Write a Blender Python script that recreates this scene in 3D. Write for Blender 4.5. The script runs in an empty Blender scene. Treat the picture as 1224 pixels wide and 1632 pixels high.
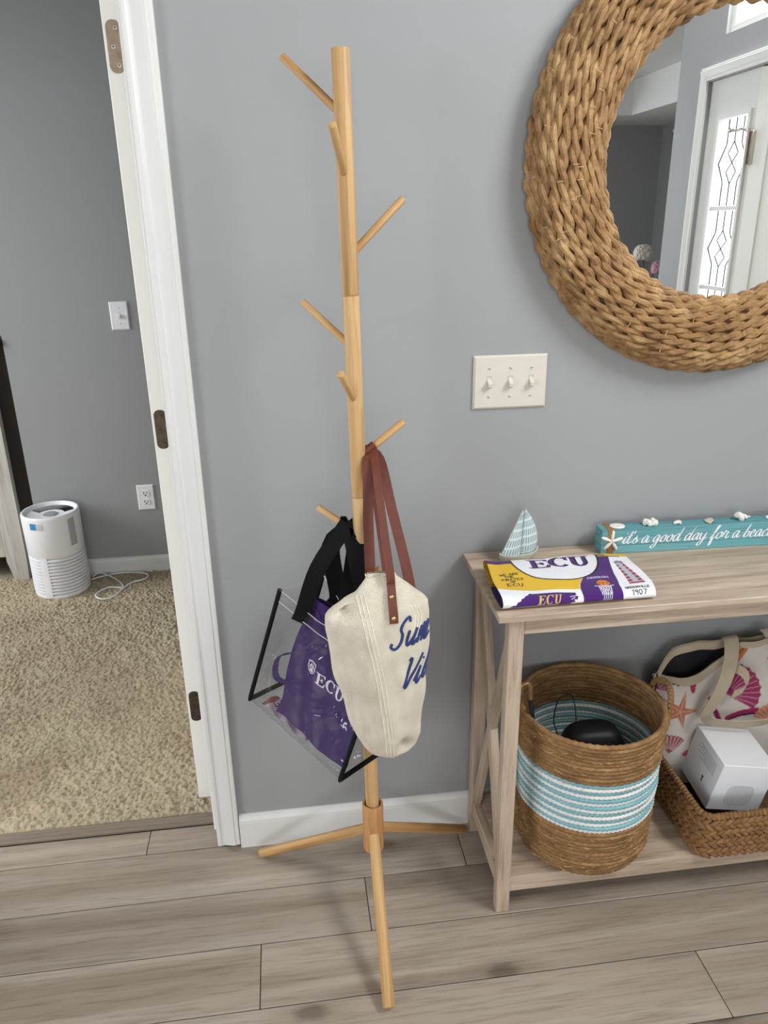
import bpy, bmesh, math, random
import numpy as np
from mathutils import Vector, Matrix, noise
from mathutils.bvhtree import BVHTree

sc = bpy.context.scene
COL = sc.collection
random.seed(7)
rng = np.random.default_rng(7)
PI = math.pi


def lin(c):
    c = c / 255.0
    return c / 12.92 if c <= 0.04045 else ((c + 0.055) / 1.055) ** 2.4


def C(r, g, b, a=1.0):
    return (lin(r), lin(g), lin(b), a)


# ------------------------------------------------------------------ camera
cam_d = bpy.data.cameras.new('camera')
cam = bpy.data.objects.new('camera', cam_d)
COL.objects.link(cam)
cam_d.sensor_fit = 'HORIZONTAL'
cam_d.sensor_width = 36.0
cam_d.lens = 36.0 * 1224.08 / 1224.0
cam_d.clip_start = 0.02
cam.matrix_world = Matrix((
    (0.9913537469, 0.0608355141, -0.1162617248, 0.0),
    (-0.1302555645, 0.3492239917, -0.9279418579, -1.59144),
    (-0.0158504364, 0.9350623743, 0.3541286769, 1.5),
    (0, 0, 0, 1)))
sc.camera = cam

# ------------------------------------------------------------------ world, daylight through the windows, added fill, exposure
sc.view_settings.view_transform = 'Standard'
sc.view_settings.look = 'None'
sc.view_settings.gamma = 1.0
sc.view_settings.use_curve_mapping = False
sc.view_settings.exposure = 0.25
w = bpy.data.worlds.new('sky')
sc.world = w
w.use_nodes = True
w.node_tree.nodes['Background'].inputs[0].default_value = C(214, 226, 240)
w.node_tree.nodes['Background'].inputs[1].default_value = 2.0


def area(name, loc, direction, sx, sy, power, color):
    d = bpy.data.lights.new(name, 'AREA')
    d.shape = 'RECTANGLE'
    d.size = sx
    d.size_y = sy
    d.energy = power
    d.color = color[:3]
    o = bpy.data.objects.new(name, d)
    COL.objects.link(o)
    o.location = loc
    o.rotation_euler = Vector(direction).to_track_quat('-Z', 'Y').to_euler()
    return o


DAY = (0.96, 0.98, 1.0)
area('daylight_sidelight', (2.062, -1.9675, 1.1425), (-1, 0, 0), 0.232, 1.52, 2.6, DAY)
area('daylight_high_window', (2.22, -1.48, 2.80), (-.75, .0, -1.2), 1.2, 1.1, 90, DAY)
area('daylight_living_left', (-3.45, -2.9, 1.55), (1, 0, 0), 2.3, 1.7, 84, DAY)
area('fill_living_back', (0.4, -7.62, 1.6), (0, 1, 0), 3.2, 1.9, 70, DAY)  # added fill behind the camera, lights the mirror wall from the front
area('daylight_bedroom', (-2.95, 0.95, 1.50), (1, 0, -0.75), 1.2, 1.5, 50, DAY)


# ------------------------------------------------------------------ mesh helpers
ORIG = {}


class MB:
    def __init__(s):
        s.v = []
        s.f = []

    def add(s, vs, fs):
        o = len(s.v)
        s.v += [tuple(p) for p in vs]
        s.f += [tuple(i + o for i in f) for f in fs]
        return s

    def box(s, x0, x1, y0, y1, z0, z1, c=0.0):
        if c <= 0:
            vs = [(x, y, z) for x in (x0, x1) for y in (y0, y1) for z in (z0, z1)]
            return s.add(vs, [(0, 1, 3, 2), (4, 6, 7, 5), (0, 4, 5, 1), (2, 3, 7, 6), (0, 2, 6, 4), (1, 5, 7, 3)])
        m = ((x0 + x1) / 2, (y0 + y1) / 2, (z0 + z1) / 2)
        h = (abs(x1 - x0) / 2, abs(y1 - y0) / 2, abs(z1 - z0) / 2)
        c = min(c, min(h) * .9)
        ix = {}
        vs = []
        for sx in (-1, 1):
            for sy in (-1, 1):
                for sz in (-1, 1):
                    sg = (sx, sy, sz)
                    for a in range(3):
                        p = [m[k] + sg[k] * (h[k] - (0 if k == a else c)) for k in range(3)]
                        ix[(sx, sy, sz, a)] = len(vs)
                        vs.append(p)
        fs = []
        for a in range(3):
            b, d = (a + 1) % 3, (a + 2) % 3
            for sg in (-1, 1):
                q = []
                for (u, w_) in ((-1, -1), (1, -1), (1, 1), (-1, 1)):
                    t = [0, 0, 0]
                    t[a], t[b], t[d] = sg, u, w_
                    q.append(ix[(t[0], t[1], t[2], a)])
                fs.append(tuple(q if sg > 0 else q[::-1]))
            for u in (-1, 1):
                for w_ in (-1, 1):
                    q = []
                    for (sg, ax) in ((-1, b), (1, b), (1, d), (-1, d)):
                        t = [0, 0, 0]
                        t[a], t[b], t[d] = sg, u, w_
                        q.append(ix[(t[0], t[1], t[2], ax)])
                    fs.append(tuple(q if u * w_ < 0 else q[::-1]))
        for sx in (-1, 1):
            for sy in (-1, 1):
                for sz in (-1, 1):
                    q = tuple(ix[(sx, sy, sz, a)] for a in range(3))
                    fs.append(q if sx * sy * sz > 0 else q[::-1])
        return s.add(vs, fs)

    def tube(s, path, r, n=10, caps=True, closed=False, flat=1.0, up=None):
        P = [Vector(p) for p in path]
        N = len(P)
        T = []
        for i in range(N):
            if closed:
                t = P[(i + 1) % N] - P[i - 1]
            else:
                t = P[min(i + 1, N - 1)] - P[max(i - 1, 0)]
            T.append(t.normalized() if t.length > 1e-9 else Vector((0, 0, 1)))
        a = Vector(up) if up is not None else (Vector((0, 0, 1)) if abs(T[0].z) < .9 else Vector((1, 0, 0)))
        u = (a - T[0] * a.dot(T[0])).normalized()
        vs, fs = [], []
        for i in range(N):
            if up is not None:
                a = Vector(up) if not callable(up) else up(i)
                u2 = a - T[i] * a.dot(T[i])
            else:
                u2 = u - T[i] * u.dot(T[i])
            u = u2.normalized() if u2.length > 1e-6 else u
            w_ = T[i].cross(u)
            rr = r[i] if hasattr(r, '__len__') else r
            for k in range(n):
                an = 2 * PI * k / n
                vs.append(P[i] + (u * math.cos(an) * flat + w_ * math.sin(an)) * rr)
        M = N if closed else N - 1
        for i in range(M):
            j = (i + 1) % N
            for k in range(n):
                l = (k + 1) % n
                fs.append((i * n + k, j * n + k, j * n + l, i * n + l))
        if caps and not closed:
            fs.append(tuple(range(n)))
            fs.append(tuple(range((N - 1) * n + n - 1, (N - 1) * n - 1, -1)))
        return s.add(vs, fs)

    def rod(s, a, b, r, n=16, bev=.0015, r2=None):
        a, b = Vector(a), Vector(b)
        r2 = r if r2 is None else r2
        t = (b - a)
        L = t.length
        t.normalize()
        return s.tube([a, a + t * bev * .3, a + t * bev, b - t * bev, b - t * bev * .3, b],
                      [r - bev, r - bev * .3, r, r2, r2 - bev * .3, r2 - bev], n)

    def lathe(s, prof, n=32, center=(0, 0), sq=None, cap0=True, cap1=True):
        vs, fs = [], []
        for (r, z) in prof:
            for k in range(n):
                a = 2 * PI * k / n
                vs.append((center[0] + r * math.cos(a), center[1] + r * math.sin(a), z))
        for i in range(len(prof) - 1):
            for k in range(n):
                l = (k + 1) % n
                fs.append((i * n + k, i * n + l, (i + 1) * n + l, (i + 1) * n + k))
        if cap0:
            fs.append(tuple(range(n - 1, -1, -1)))
        if cap1:
            fs.append(tuple(range((len(prof) - 1) * n, len(prof) * n)))
        return s.add(vs, fs)

    def grid(s, fn, nu, nv, closeu=False):
        vs = [fn(i / (nu if closeu else nu - 1), j / (nv - 1)) for j in range(nv) for i in range(nu)]
        fs = []
        for j in range(nv - 1):
            for i in range(nu if closeu else nu - 1):
                k = (i + 1) % nu
                fs.append((j * nu + i, j * nu + k, (j + 1) * nu + k, (j + 1) * nu + i))
        return s.add(vs, fs)

    def ribbon(s, path, wv, th=.002, nrm=None):
        """flat strap along path; wv = half-width vector (one or per point)"""
        P = [Vector(p) for p in path]
        N = len(P)
        vs, fs = [], []
        for i in range(N):
            t = (P[min(i + 1, N - 1)] - P[max(i - 1, 0)]).normalized()
            w_ = Vector(wv[i]) if hasattr(wv[0], '__len__') else Vector(wv)
            n_ = t.cross(w_)
            n_ = n_.normalized() * th / 2 if n_.length > 1e-9 else Vector((0, 0, th / 2))
            vs += [P[i] - w_ - n_, P[i] + w_ - n_, P[i] + w_ + n_, P[i] - w_ + n_]
        for i in range(N - 1):
            for k in range(4):
                l = (k + 1) % 4
                fs.append((i * 4 + k, i * 4 + l, (i + 1) * 4 + l, (i + 1) * 4 + k))
        fs.append((3, 2, 1, 0))
        e = (N - 1) * 4
        fs.append((e, e + 1, e + 2, e + 3))
        return s.add(vs, fs)

    def prism(s, poly, d0, d1, to3):
        """closed 2-D polygon extruded between depths d0,d1; to3(x,y,d)->3D"""
        n = len(poly)
        vs = [to3(x, y, d0) for x, y in poly] + [to3(x, y, d1) for x, y in poly]
        fs = [tuple(range(n)), tuple(range(2 * n - 1, n - 1, -1))]
        for i in range(n):
            j = (i + 1) % n
            fs.append((i, i + n, j + n, j))
        return s.add(vs, fs)

    def ball(s, c, r, n=10, m=7, sc3=(1, 1, 1), jit=0):
        vs, fs = [], []
        for j in range(m + 1):
            th = PI * j / m
            for k in range(n):
                a = 2 * PI * k / n
                q = 1 + random.uniform(-jit, jit)
                vs.append((c[0] + q * r * sc3[0] * math.sin(th) * math.cos(a), c[1] + q * r * sc3[1] * math.sin(th) * math.sin(a),
                           c[2] + q * r * sc3[2] * math.cos(th)))
        for j in range(m):
            for k in range(n):
                l = (k + 1) % n
                fs.append((j * n + k, (j + 1) * n + k, (j + 1) * n + l, j * n + l))
        return s.add(vs, fs)

    def build(s, name, mat, parent=None, smooth=True, fix=True, matrix=None, colors=None, ang=40):
        me = bpy.data.meshes.new(name)
        o_ = Vector((0, 0, 0))
        if parent is not None and matrix is None:
            o_ = ORIG.get(parent.name, Vector((0, 0, 0)))
        vs = s.v if o_.length == 0 else [(p[0] - o_[0], p[1] - o_[1], p[2] - o_[2]) for p in s.v]
        me.from_pydata(vs, [], s.f)
        if fix:
            bm = bmesh.new()
            bm.from_mesh(me)
            bmesh.ops.recalc_face_normals(bm, faces=bm.faces)
            bm.to_mesh(me)
            bm.free()
        if colors is not None:
            at = me.color_attributes.new('print', 'FLOAT_COLOR', 'POINT')
            at.data.foreach_set('color', np.asarray(colors, dtype=np.float32).ravel())
        if smooth:
            me.polygons.foreach_set('use_smooth', [True] * len(me.polygons))
            if ang < 180:
                me.set_sharp_from_angle(angle=math.radians(ang))
        me.update()
        return link(name, me, mat, parent, matrix)


def link(name, me, mat, parent=None, matrix=None):
    o = bpy.data.objects.new(name, me)
    if mat is not None and not me.materials:
        me.materials.append(mat)
    COL.objects.link(o)
    o.parent = parent
    po = ORIG.get(parent.name, Vector((0, 0, 0))) if parent is not None else Vector((0, 0, 0))
    if matrix is not None:
        o.matrix_local = Matrix.Translation(-po) @ matrix
        ORIG[o.name] = matrix.translation.copy()
    else:
        ORIG[o.name] = po.copy()
    return o


def thing(name, label, cat, loc=(0, 0, 0), group=None):
    o = bpy.data.objects.new(name, None)
    o.empty_display_size = .05
    COL.objects.link(o)
    o.location = loc
    ORIG[o.name] = Vector(loc)
    return tag(o, label, cat, group)


def tag(o, label, cat=None, group=None, kind=None):
    o['label'] = label
    if cat:
        o['category'] = cat
    if group:
        o['group'] = group
    if kind:
        o['kind'] = kind
    return o


def struct(o, label=None):
    o['kind'] = 'structure'
    if label:
        o['label'] = label
    return o


def frame_to(a, b, roll=0):
    """matrix whose local Z runs from a to b, origin at a"""
    a, b = Vector(a), Vector(b)
    q = (b - a).to_track_quat('Z', 'X').to_matrix().to_4x4()
    return Matrix.Translation(a) @ q @ Matrix.Rotation(roll, 4, 'Z')


def catmull(pts, n=8, closed=False):
    P = [np.array(p, float) for p in pts]
    N = len(P)
    out = []
    rg = range(N if closed else N - 1)
    for i in rg:
        if closed:
            p0, p1, p2, p3 = P[i - 1], P[i], P[(i + 1) % N], P[(i + 2) % N]
        else:
            p0, p1, p2, p3 = P[max(i - 1, 0)], P[i], P[i + 1], P[min(i + 2, N - 1)]
        for k in range(n):
            t = k / n
            out.append(.5 * (2 * p1 + (p2 - p0) * t + (2 * p0 - 5 * p1 + 4 * p2 - p3) * t * t + (3 * p1 - p0 - 3 * p2 + p3) * t ** 3))
    if not closed:
        out.append(P[-1])
    return [tuple(q) for q in out]


# ------------------------------------------------------------------ materials
class NT:
    def __init__(s, name):
        s.m = bpy.data.materials.new(name)
        s.m.use_nodes = True
        s.t = s.m.node_tree
        s.b = s.t.nodes['Principled BSDF']
        s.out = s.t.nodes['Material Output']

    def n(s, typ, **kw):
        nd = s.t.nodes.new('ShaderNode' + typ)
        for k, v in kw.items():
            if k.startswith('i_'):
                nd.inputs[k[2:]].default_value = v
            else:
                setattr(nd, k, v)
        return nd

    def l(s, a, b):
        s.t.links.new(a, b)

    def coord(s, scale=(1, 1, 1), kind='Object', rot=(0, 0, 0), loc=None):
        tc = s.n('TexCoord')
        mp = s.n('Mapping')
        mp.inputs['Scale'].default_value = scale
        mp.inputs['Rotation'].default_value = rot
        src = tc.outputs[kind]
        if loc is not None:
            add = s.n('VectorMath', operation='ADD')
            s.l(src, add.inputs[0])
            s.l(loc, add.inputs[1])
            src = add.outputs[0]
        s.l(src, mp.inputs['Vector'])
        return mp.outputs['Vector']

    def noise(s, vec, scale, detail=4, rough=.55, dist=0):
        nd = s.n('TexNoise')
        nd.inputs['Scale'].default_value = scale
        nd.inputs['Detail'].default_value = detail
        nd.inputs['Roughness'].default_value = rough
        nd.inputs['Distortion'].default_value = dist
        s.l(vec, nd.inputs['Vector'])
        return nd.outputs['Fac']

    def ramp(s, fac, stops):
        r = s.n('ValToRGB')
        e = r.color_ramp.elements
        while len(e) < len(stops):
            e.new(.5)
        for i, (p, c) in enumerate(stops):
            e[i].position = p
            e[i].color = c
        s.l(fac, r.inputs['Fac'])
        return r.outputs['Color']

    def mix(s, fac, a, b, mode='MIX'):
        m = s.n('MixRGB', blend_type=mode)
        if isinstance(fac, (int, float)):
            m.inputs[0].default_value = fac
        else:
            s.l(fac, m.inputs[0])
        for i, q in ((1, a), (2, b)):
            if isinstance(q, tuple):
                m.inputs[i].default_value = q
            else:
                s.l(q, m.inputs[i])
        return m.outputs[0]

    def math(s, op, a, b=None):
        m = s.n('Math', operation=op)
        for i, q in ((0, a), (1, b)):
            if q is None:
                continue
            if isinstance(q, (int, float)):
                m.inputs[i].default_value = q
            else:
                s.l(q, m.inputs[i])
        return m.outputs[0]

    def bump(s, h, strength=.3, dist=.002):
        b = s.n('Bump')
        b.inputs['Strength'].default_value = strength
        b.inputs['Distance'].default_value = dist
        s.l(h, b.inputs['Height'])
        s.l(b.outputs['Normal'], s.b.inputs['Normal'])

    def base(s, c):
        if isinstance(c, tuple):
            s.b.inputs['Base Color'].default_value = c
        else:
            s.l(c, s.b.inputs['Base Color'])
        return s

    def p(s, rough=.5, metal=0, spec=None, **kw):
        s.b.inputs['Roughness'].default_value = rough
        s.b.inputs['Metallic'].default_value = metal
        if spec is not None:
            s.b.inputs['Specular IOR Level'].default_value = spec
        for k, v in kw.items():
            s.b.inputs[k.replace('_', ' ')].default_value = v
        return s


def plain(name, c, rough=.5, metal=0, spec=None, var=.06, scale=40, bump=0, bs=200, **kw):
    t = NT(name)
    v = t.coord()
    f = t.noise(v, scale, 3)
    d = tuple(x * (1 - var) for x in c[:3]) + (1,)
    e = tuple(min(1, x * (1 + var)) for x in c[:3]) + (1,)
    t.base(t.ramp(f, [(.3, d), (.7, e)])).p(rough, metal, spec, **kw)
    if bump:
        t.bump(t.noise(v, bs, 3), bump, .001)
    return t.m


def paint(name, c, rough=.6, peel=.12):
    t = NT(name)
    v = t.coord()
    t.base(c).p(rough, 0, .35)
    t.bump(t.noise(v, 260, 2), peel, .0006)
    return t.m


def wood(name, c0, c1, c2, axis=0, fine=90, coarse=9, rough=.45, stretch=.05, bump=.15, rand=.12, spec=.4, knots=False, gdist=1.2, streak=.6):
    t = NT(name)
    scl = [1, 1, 1]
    scl[axis] = stretch
    oi = t.n('ObjectInfo')
    rm = t.n('VectorMath', operation='SCALE')
    cmb = t.n('CombineXYZ')
    for k in range(3):
        t.l(oi.outputs['Random'], cmb.inputs[k])
    t.l(cmb.outputs[0], rm.inputs[0])
    rm.inputs['Scale'].default_value = 37.0
    v = t.coord(tuple(scl), loc=rm.outputs[0])
    a = t.noise(v, fine, 6, .65, .3)
    b = t.noise(v, coarse, 4, .55, gdist)
    col = t.ramp(b, [(.3, c0), (.5, c1), (.72, c2)])
    stk = t.ramp(a, [(.34, (.52, .5, .48, 1)), (.50, (.95, .95, .95, 1)), (.66, (1.0, 1.0, 1.0, 1))])
    col = t.mix(streak, col, stk, 'MULTIPLY')
    if knots:
        scl2 = [1, 1, 1]
        scl2[axis] = .45
        v2 = t.coord(tuple(scl2), loc=rm.outputs[0])
        vo = t.n('TexVoronoi', voronoi_dimensions='2D')
        vo.inputs['Scale'].default_value = 2.6
        t.l(v2, vo.inputs['Vector'])
        nz = t.noise(v2, 30, 3)
        d = t.math('ADD', vo.outputs['Distance'], t.math('MULTIPLY', nz, .06))
        kf = t.ramp(d, [(.055, (.34, .30, .27, 1)), (.085, (.78, .76, .74, 1)), (.17, (1, 1, 1, 1))])
        col = t.mix(.8, col, kf, 'MULTIPLY')
    hv = t.n('HueSaturation')
    t.l(col, hv.inputs['Color'])
    t.l(t.math('ADD', t.math('MULTIPLY', oi.outputs['Random'], rand), 1 - rand / 2), hv.inputs['Value'])
    t.base(hv.outputs[0]).p(rough, 0, spec)
    t.bump(a, bump, .0006)
    return t.m


def weave(name, c0, c1, rough=.85, sc_=900, rot=(0, 0, 0), bump=.5, attr=False, dist=.0008):
    """plain-weave cloth; attr=True takes its colour from the printed colour layer"""
    t = NT(name)
    v = t.coord((1, 1, 1), rot=rot)
    h = []
    for d in ('X', 'Z'):
        wv = t.n('TexWave', wave_type='BANDS', bands_direction=d)
        wv.inputs['Scale'].default_value = sc_ / 6.283
        wv.inputs['Distortion'].default_value = 1.2
        wv.inputs['Detail'].default_value = 1
        t.l(v, wv.inputs['Vector'])
        h.append(wv.outputs['Fac'])
    hh = t.math('MULTIPLY', h[0], h[1])
    n_ = t.noise(v, 25, 3)
    if attr:
        at = t.n('Attribute', attribute_name='print')
        col = t.mix(.12, at.outputs['Color'], t.ramp(hh, [(0, (.6, .6, .6, 1)), (1, (1, 1, 1, 1))]), 'MULTIPLY')
    else:
        col = t.mix(.5, t.ramp(n_, [(.3, c0), (.7, c1)]), t.ramp(hh, [(0, c0), (1, c1)]))
    t.base(col).p(rough, 0, .2)
    t.b.inputs['Sheen Weight'].default_value = .15
    t.bump(hh, bump, dist)
    return t.m


WALL = paint('grey_wall_paint', C(157, 158, 158), .55)
TRIM = paint('white_trim_paint', C(226, 225, 221), .38, .05)
CEIL = paint('ceiling_paint', C(228, 228, 226), .8)
DOORW = paint('white_door_paint', C(233, 231, 224), .4, .05)
PLATE = plain('almond_plastic', C(216, 209, 197), .35, var=.01)
WHITEP = plain('white_plastic', C(240, 240, 242), .35, var=.01)
PINE = wood('pine_dowel', C(176, 132, 80), C(199, 158, 104), C(212, 178, 130), 2, fine=120, coarse=26, rough=.5, stretch=.035, bump=.06, rand=.1)
SLEEVE = wood('beech_sleeve', C(170, 118, 72), C(190, 138, 88), C(202, 154, 104), 2, fine=150, coarse=26, rough=.5, stretch=.05, bump=.06, rand=.05)
OAKC = (C(162, 142, 122), C(190, 170, 149), C(211, 193, 172))
OAKX = wood('ash_laminate_x', *OAKC, 0, fine=140, coarse=22, rough=.42, stretch=.06, rand=.05)
OAKY = wood('ash_laminate_y', *OAKC, 1, fine=140, coarse=22, rough=.42, stretch=.06, rand=.05)
OAKZ = wood('ash_laminate_z', *OAKC, 2, fine=140, coarse=22, rough=.42, stretch=.06, rand=.05)
PLANK = wood('floor_plank', C(143, 129, 114), C(163, 149, 134), C(180, 168, 154), 0, fine=150, coarse=9, rough=.38, stretch=.05, bump=.15, rand=.16, knots=True, gdist=1.4, streak=.55)
GAP = plain('plank_gap', C(66, 56, 48), .9)
BRASSD = plain('aged_nickel', C(150, 132, 112), .38, 1, var=.2, scale=60)
BRONZE = plain('dull_bronze', C(96, 84, 72), .45, 1, var=.25, scale=80)
STEEL = plain('screw_steel', C(205, 198, 188), .3, .9)
DARK = plain('dark_slot', C(30, 29, 28), .8)
BLACKWEB = plain('black_webbing', C(17, 16, 18), .8, bump=.5, bs=900, spec=.2)
BLACKPLAST = plain('black_nylon', C(14, 14, 16), .55, bump=.2, bs=120)
LEATHER = plain('tan_leather', C(100, 45, 27), .5, var=.12, scale=90, bump=.2, bs=500)
GOLD = plain('gold_rivet', C(232, 206, 150), .25, 1)
CANVAS = weave('cream_canvas', C(216, 206, 185), C(240, 232, 214), sc_=900, bump=.9, dist=.0012)
CREAMTHREAD = plain('cream_thread', C(234, 225, 204), .85)
NAVY = plain('navy_embroidery', C(38, 52, 106), .6, var=.25, scale=500, bump=.5, bs=900)
PURPLE = weave('purple_nonwoven', C(54, 33, 88), C(66, 42, 102), sc_=2200, bump=.25, rough=.75)
WHITEINK = plain('white_ink', C(240, 238, 240), .6, var=.01)
BLUELABEL = plain('blue_sticker', C(58, 138, 190), .5)
GREYLABEL = plain('grey_sticker', C(176, 176, 178), .6, var=.12, scale=300)
TEAL = wood('teal_painted_wood', C(88, 146, 152), C(102, 161, 167), C(118, 174, 180), 0, fine=120, coarse=14, rough=.7, stretch=.05, bump=.15, rand=.03)
SHELLW = plain('white_shell', C(236, 232, 224), .6, var=.08, scale=120, bump=.4, bs=260)
SHELLG = plain('grey_shell', C(190, 180, 166), .6, var=.16, scale=130, bump=.4, bs=260)
BURLAP = weave('burlap', C(150, 112, 72), C(186, 148, 104), sc_=800, bump=.8)
MIRROR = NT('mirror_glass').base((.93, .95, .94, 1)).p(.0, 1).m
CARPETM = None


def carpet_mat():
    t = NT('beige_carpet')
    v = t.coord()
    a = t.noise(v, 230, 4, .7)
    b = t.noise(v, 3.2, 3, .5, .4)
    col = t.ramp(b, [(.35, C(192, 173, 143)), (.65, C(214, 198, 167))])
    col = t.mix(.55, col, t.ramp(a, [(.3, (.56, .53, .5, 1)), (.6, (1, 1, 1, 1))]), 'MULTIPLY')
    t.base(col).p(.95, 0, .1)
    t.b.inputs['Sheen Weight'].default_value = .25
    t.bump(a, .8, .006)
    return t.m


CARPETM = carpet_mat()


def rope_mat(name, c0, c1, c2, freq, slant, rough=.8, rand=.2, bump=.6, d='Z'):
    """twisted-fibre look: fine fibres plus a noise tint"""
    t = NT(name)
    v = t.coord()
    oi = t.n('ObjectInfo')
    a = t.noise(v, freq, 4, .7)
    b = t.noise(v, 22, 3, .6)
    col = t.ramp(b, [(.28, c0), (.5, c1), (.74, c2)])
    col = t.mix(.6, col, t.ramp(a, [(.28, (.45, .42, .4, 1)), (.55, (1, 1, 1, 1))]), 'MULTIPLY')
    hv = t.n('HueSaturation')
    t.l(col, hv.inputs['Color'])
    t.l(t.math('ADD', t.math('MULTIPLY', oi.outputs['Random'], rand), 1 - rand / 2), hv.inputs['Value'])
    t.base(hv.outputs[0]).p(rough, 0, .25)
    t.bump(a, bump, .0015)
    return t.m


SEAGRASS = rope_mat('seagrass', C(120, 88, 54), C(160, 124, 82), C(192, 158, 112), 130, 0, rough=.6, rand=.12, bump=.4)
JUTE = rope_mat('jute_rope', C(118, 86, 54), C(152, 116, 76), C(184, 147, 102), 420, 0, rand=.16, bump=.9)
COTTONW = rope_mat('white_cotton_rope', C(226, 224, 220), C(236, 234, 230), C(242, 241, 238), 420, 0, rand=.04, bump=.5)
COTTONT = rope_mat('teal_cotton_rope', C(120, 172, 180), C(134, 186, 193), C(150, 198, 203), 420, 0, rand=.05, bump=.5)
HYACINTH = rope_mat('water_hyacinth', C(112, 80, 50), C(148, 110, 70), C(180, 142, 96), 220, 0, rough=.6, rand=.4, bump=.4)


def pvc():
    t = NT('clear_vinyl')
    nt = t.t
    tr = t.n('BsdfTransparent')
    tr.inputs[0].default_value = (.93, .93, .94, 1)
    gl = t.n('BsdfGlossy')
    gl.inputs['Roughness'].default_value = .07
    gl.inputs[0].default_value = (1, 1, 1, 1)
    fr = t.n('LayerWeight')
    fr.inputs['Blend'].default_value = .5
    v = t.coord()
    h = t.noise(v, 13, 3, .5, .8)
    b = t.n('Bump')
    b.inputs['Strength'].default_value = .55
    b.inputs['Distance'].default_value = .012
    t.l(h, b.inputs['Height'])
    t.l(b.outputs['Normal'], gl.inputs['Normal'])
    t.l(b.outputs['Normal'], fr.inputs['Normal'])
    mx = t.n('MixShader')
    t.l(t.math('ADD', t.math('MULTIPLY', t.math('POWER', fr.outputs['Facing'], 4.0), .8), .07), mx.inputs[0])
    t.l(tr.outputs[0], mx.inputs[1])
    t.l(gl.outputs[0], mx.inputs[2])
    t.l(mx.outputs[0], t.out.inputs['Surface'])
    return t.m


VINYL = pvc()


def pane_mat(name, ior=1.45):
    t = NT(name)
    tr = t.n('BsdfTransparent')
    gl = t.n('BsdfGlossy')
    gl.inputs['Roughness'].default_value = .02
    fr = t.n('LayerWeight')
    fr.inputs['Blend'].default_value = .5
    mx = t.n('MixShader')
    t.l(t.math('ADD', t.math('MULTIPLY', t.math('POWER', fr.outputs['Facing'], 5.0), .9), .04), mx.inputs[0])
    t.l(tr.outputs[0], mx.inputs[1])
    t.l(gl.outputs[0], mx.inputs[2])
    t.l(mx.outputs[0], t.out.inputs['Surface'])
    return t.m


PANE = pane_mat('window_glass')


# ------------------------------------------------------------------ flat print helpers (colour layer painted at about 1 mm)
class Raster:
    """RGB canvas in metres; x right, y up"""

    def __init__(s, W, H, res=.0007, bg=(1, 1, 1)):
        s.W, s.H, s.res = W, H, res
        s.nx, s.ny = int(W / res) + 1, int(H / res) + 1
        s.a = np.tile(np.array([lin(c) for c in bg]), (s.ny, s.nx, 1))

    def _win(s, x0, x1, y0, y1):
        i0, i1 = max(0, int(x0 / s.res)), min(s.nx, int(x1 / s.res) + 2)
        j0, j1 = max(0, int(y0 / s.res)), min(s.ny, int(y1 / s.res) + 2)
        if i1 <= i0 or j1 <= j0:
            return None
        X, Y = np.meshgrid(np.arange(i0, i1) * s.res, np.arange(j0, j1) * s.res)
        return i0, i1, j0, j1, X, Y

    def put(s, w_, m, c):
        i0, i1, j0, j1 = w_[:4]
        col = np.array([lin(k) for k in c])
        s.a[j0:j1, i0:i1] = s.a[j0:j1, i0:i1] * (1 - m[..., None]) + col * m[..., None]

    def poly(s, pts, c):
        P = np.array(pts, float)
        w_ = s._win(P[:, 0].min() - s.res, P[:, 0].max() + s.res, P[:, 1].min() - s.res, P[:, 1].max() + s.res)
        if w_ is None:
            return
        X, Y = w_[4:]
        m = np.zeros(X.shape, bool)
        for i in range(len(P)):
            x0, y0 = P[i - 1]
            x1, y1 = P[i]
            if y0 == y1:
                continue
            cnd = ((y0 > Y) != (y1 > Y)) & (X < (x1 - x0) * (Y - y0) / (y1 - y0) + x0)
            m ^= cnd
        s.put(w_, m.astype(float), c)

    def line(s, pts, wd, c):
        P = np.array(pts, float)
        w_ = s._win(P[:, 0].min() - wd, P[:, 0].max() + wd, P[:, 1].min() - wd, P[:, 1].max() + wd)
        if w_ is None:
            return
        X, Y = w_[4:]
        D = np.full(X.shape, 9.)
        for i in range(len(P) - 1):
            d = P[i + 1] - P[i]
            L = d @ d + 1e-12
            t = np.clip(((X - P[i][0]) * d[0] + (Y - P[i][1]) * d[1]) / L, 0, 1)
            D = np.minimum(D, np.hypot(X - P[i][0] - t * d[0], Y - P[i][1] - t * d[1]))
        s.put(w_, np.clip((wd / 2 - D) / s.res + .5, 0, 1), c)

    def ell(s, cx, cy, rx, ry, c, rot=0, n=48):
        ca, sa = math.cos(rot), math.sin(rot)
        s.poly([(cx + rx * math.cos(k * 2 * PI / n) * ca - ry * math.sin(k * 2 * PI / n) * sa,
                 cy + rx * math.cos(k * 2 * PI / n) * sa + ry * math.sin(k * 2 * PI / n) * ca) for k in range(n)], c)

    def sample(s, x, y):
        i = np.clip(np.asarray(x) / s.res, 0, s.nx - 1.001)
        j = np.clip(np.asarray(y) / s.res, 0, s.ny - 1.001)
        i0, j0 = i.astype(int), j.astype(int)
        fi, fj = (i - i0)[..., None], (j - j0)[..., None]
        i1, j1 = np.minimum(i0 + 1, s.nx - 1), np.minimum(j0 + 1, s.ny - 1)
        r = (s.a[j0, i0] * (1 - fi) + s.a[j0, i1] * fi) * (1 - fj) + (s.a[j1, i0] * (1 - fi) + s.a[j1, i1] * fi) * fj
        return np.concatenate([r, np.ones(r.shape[:-1] + (1,))], -1)


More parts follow.
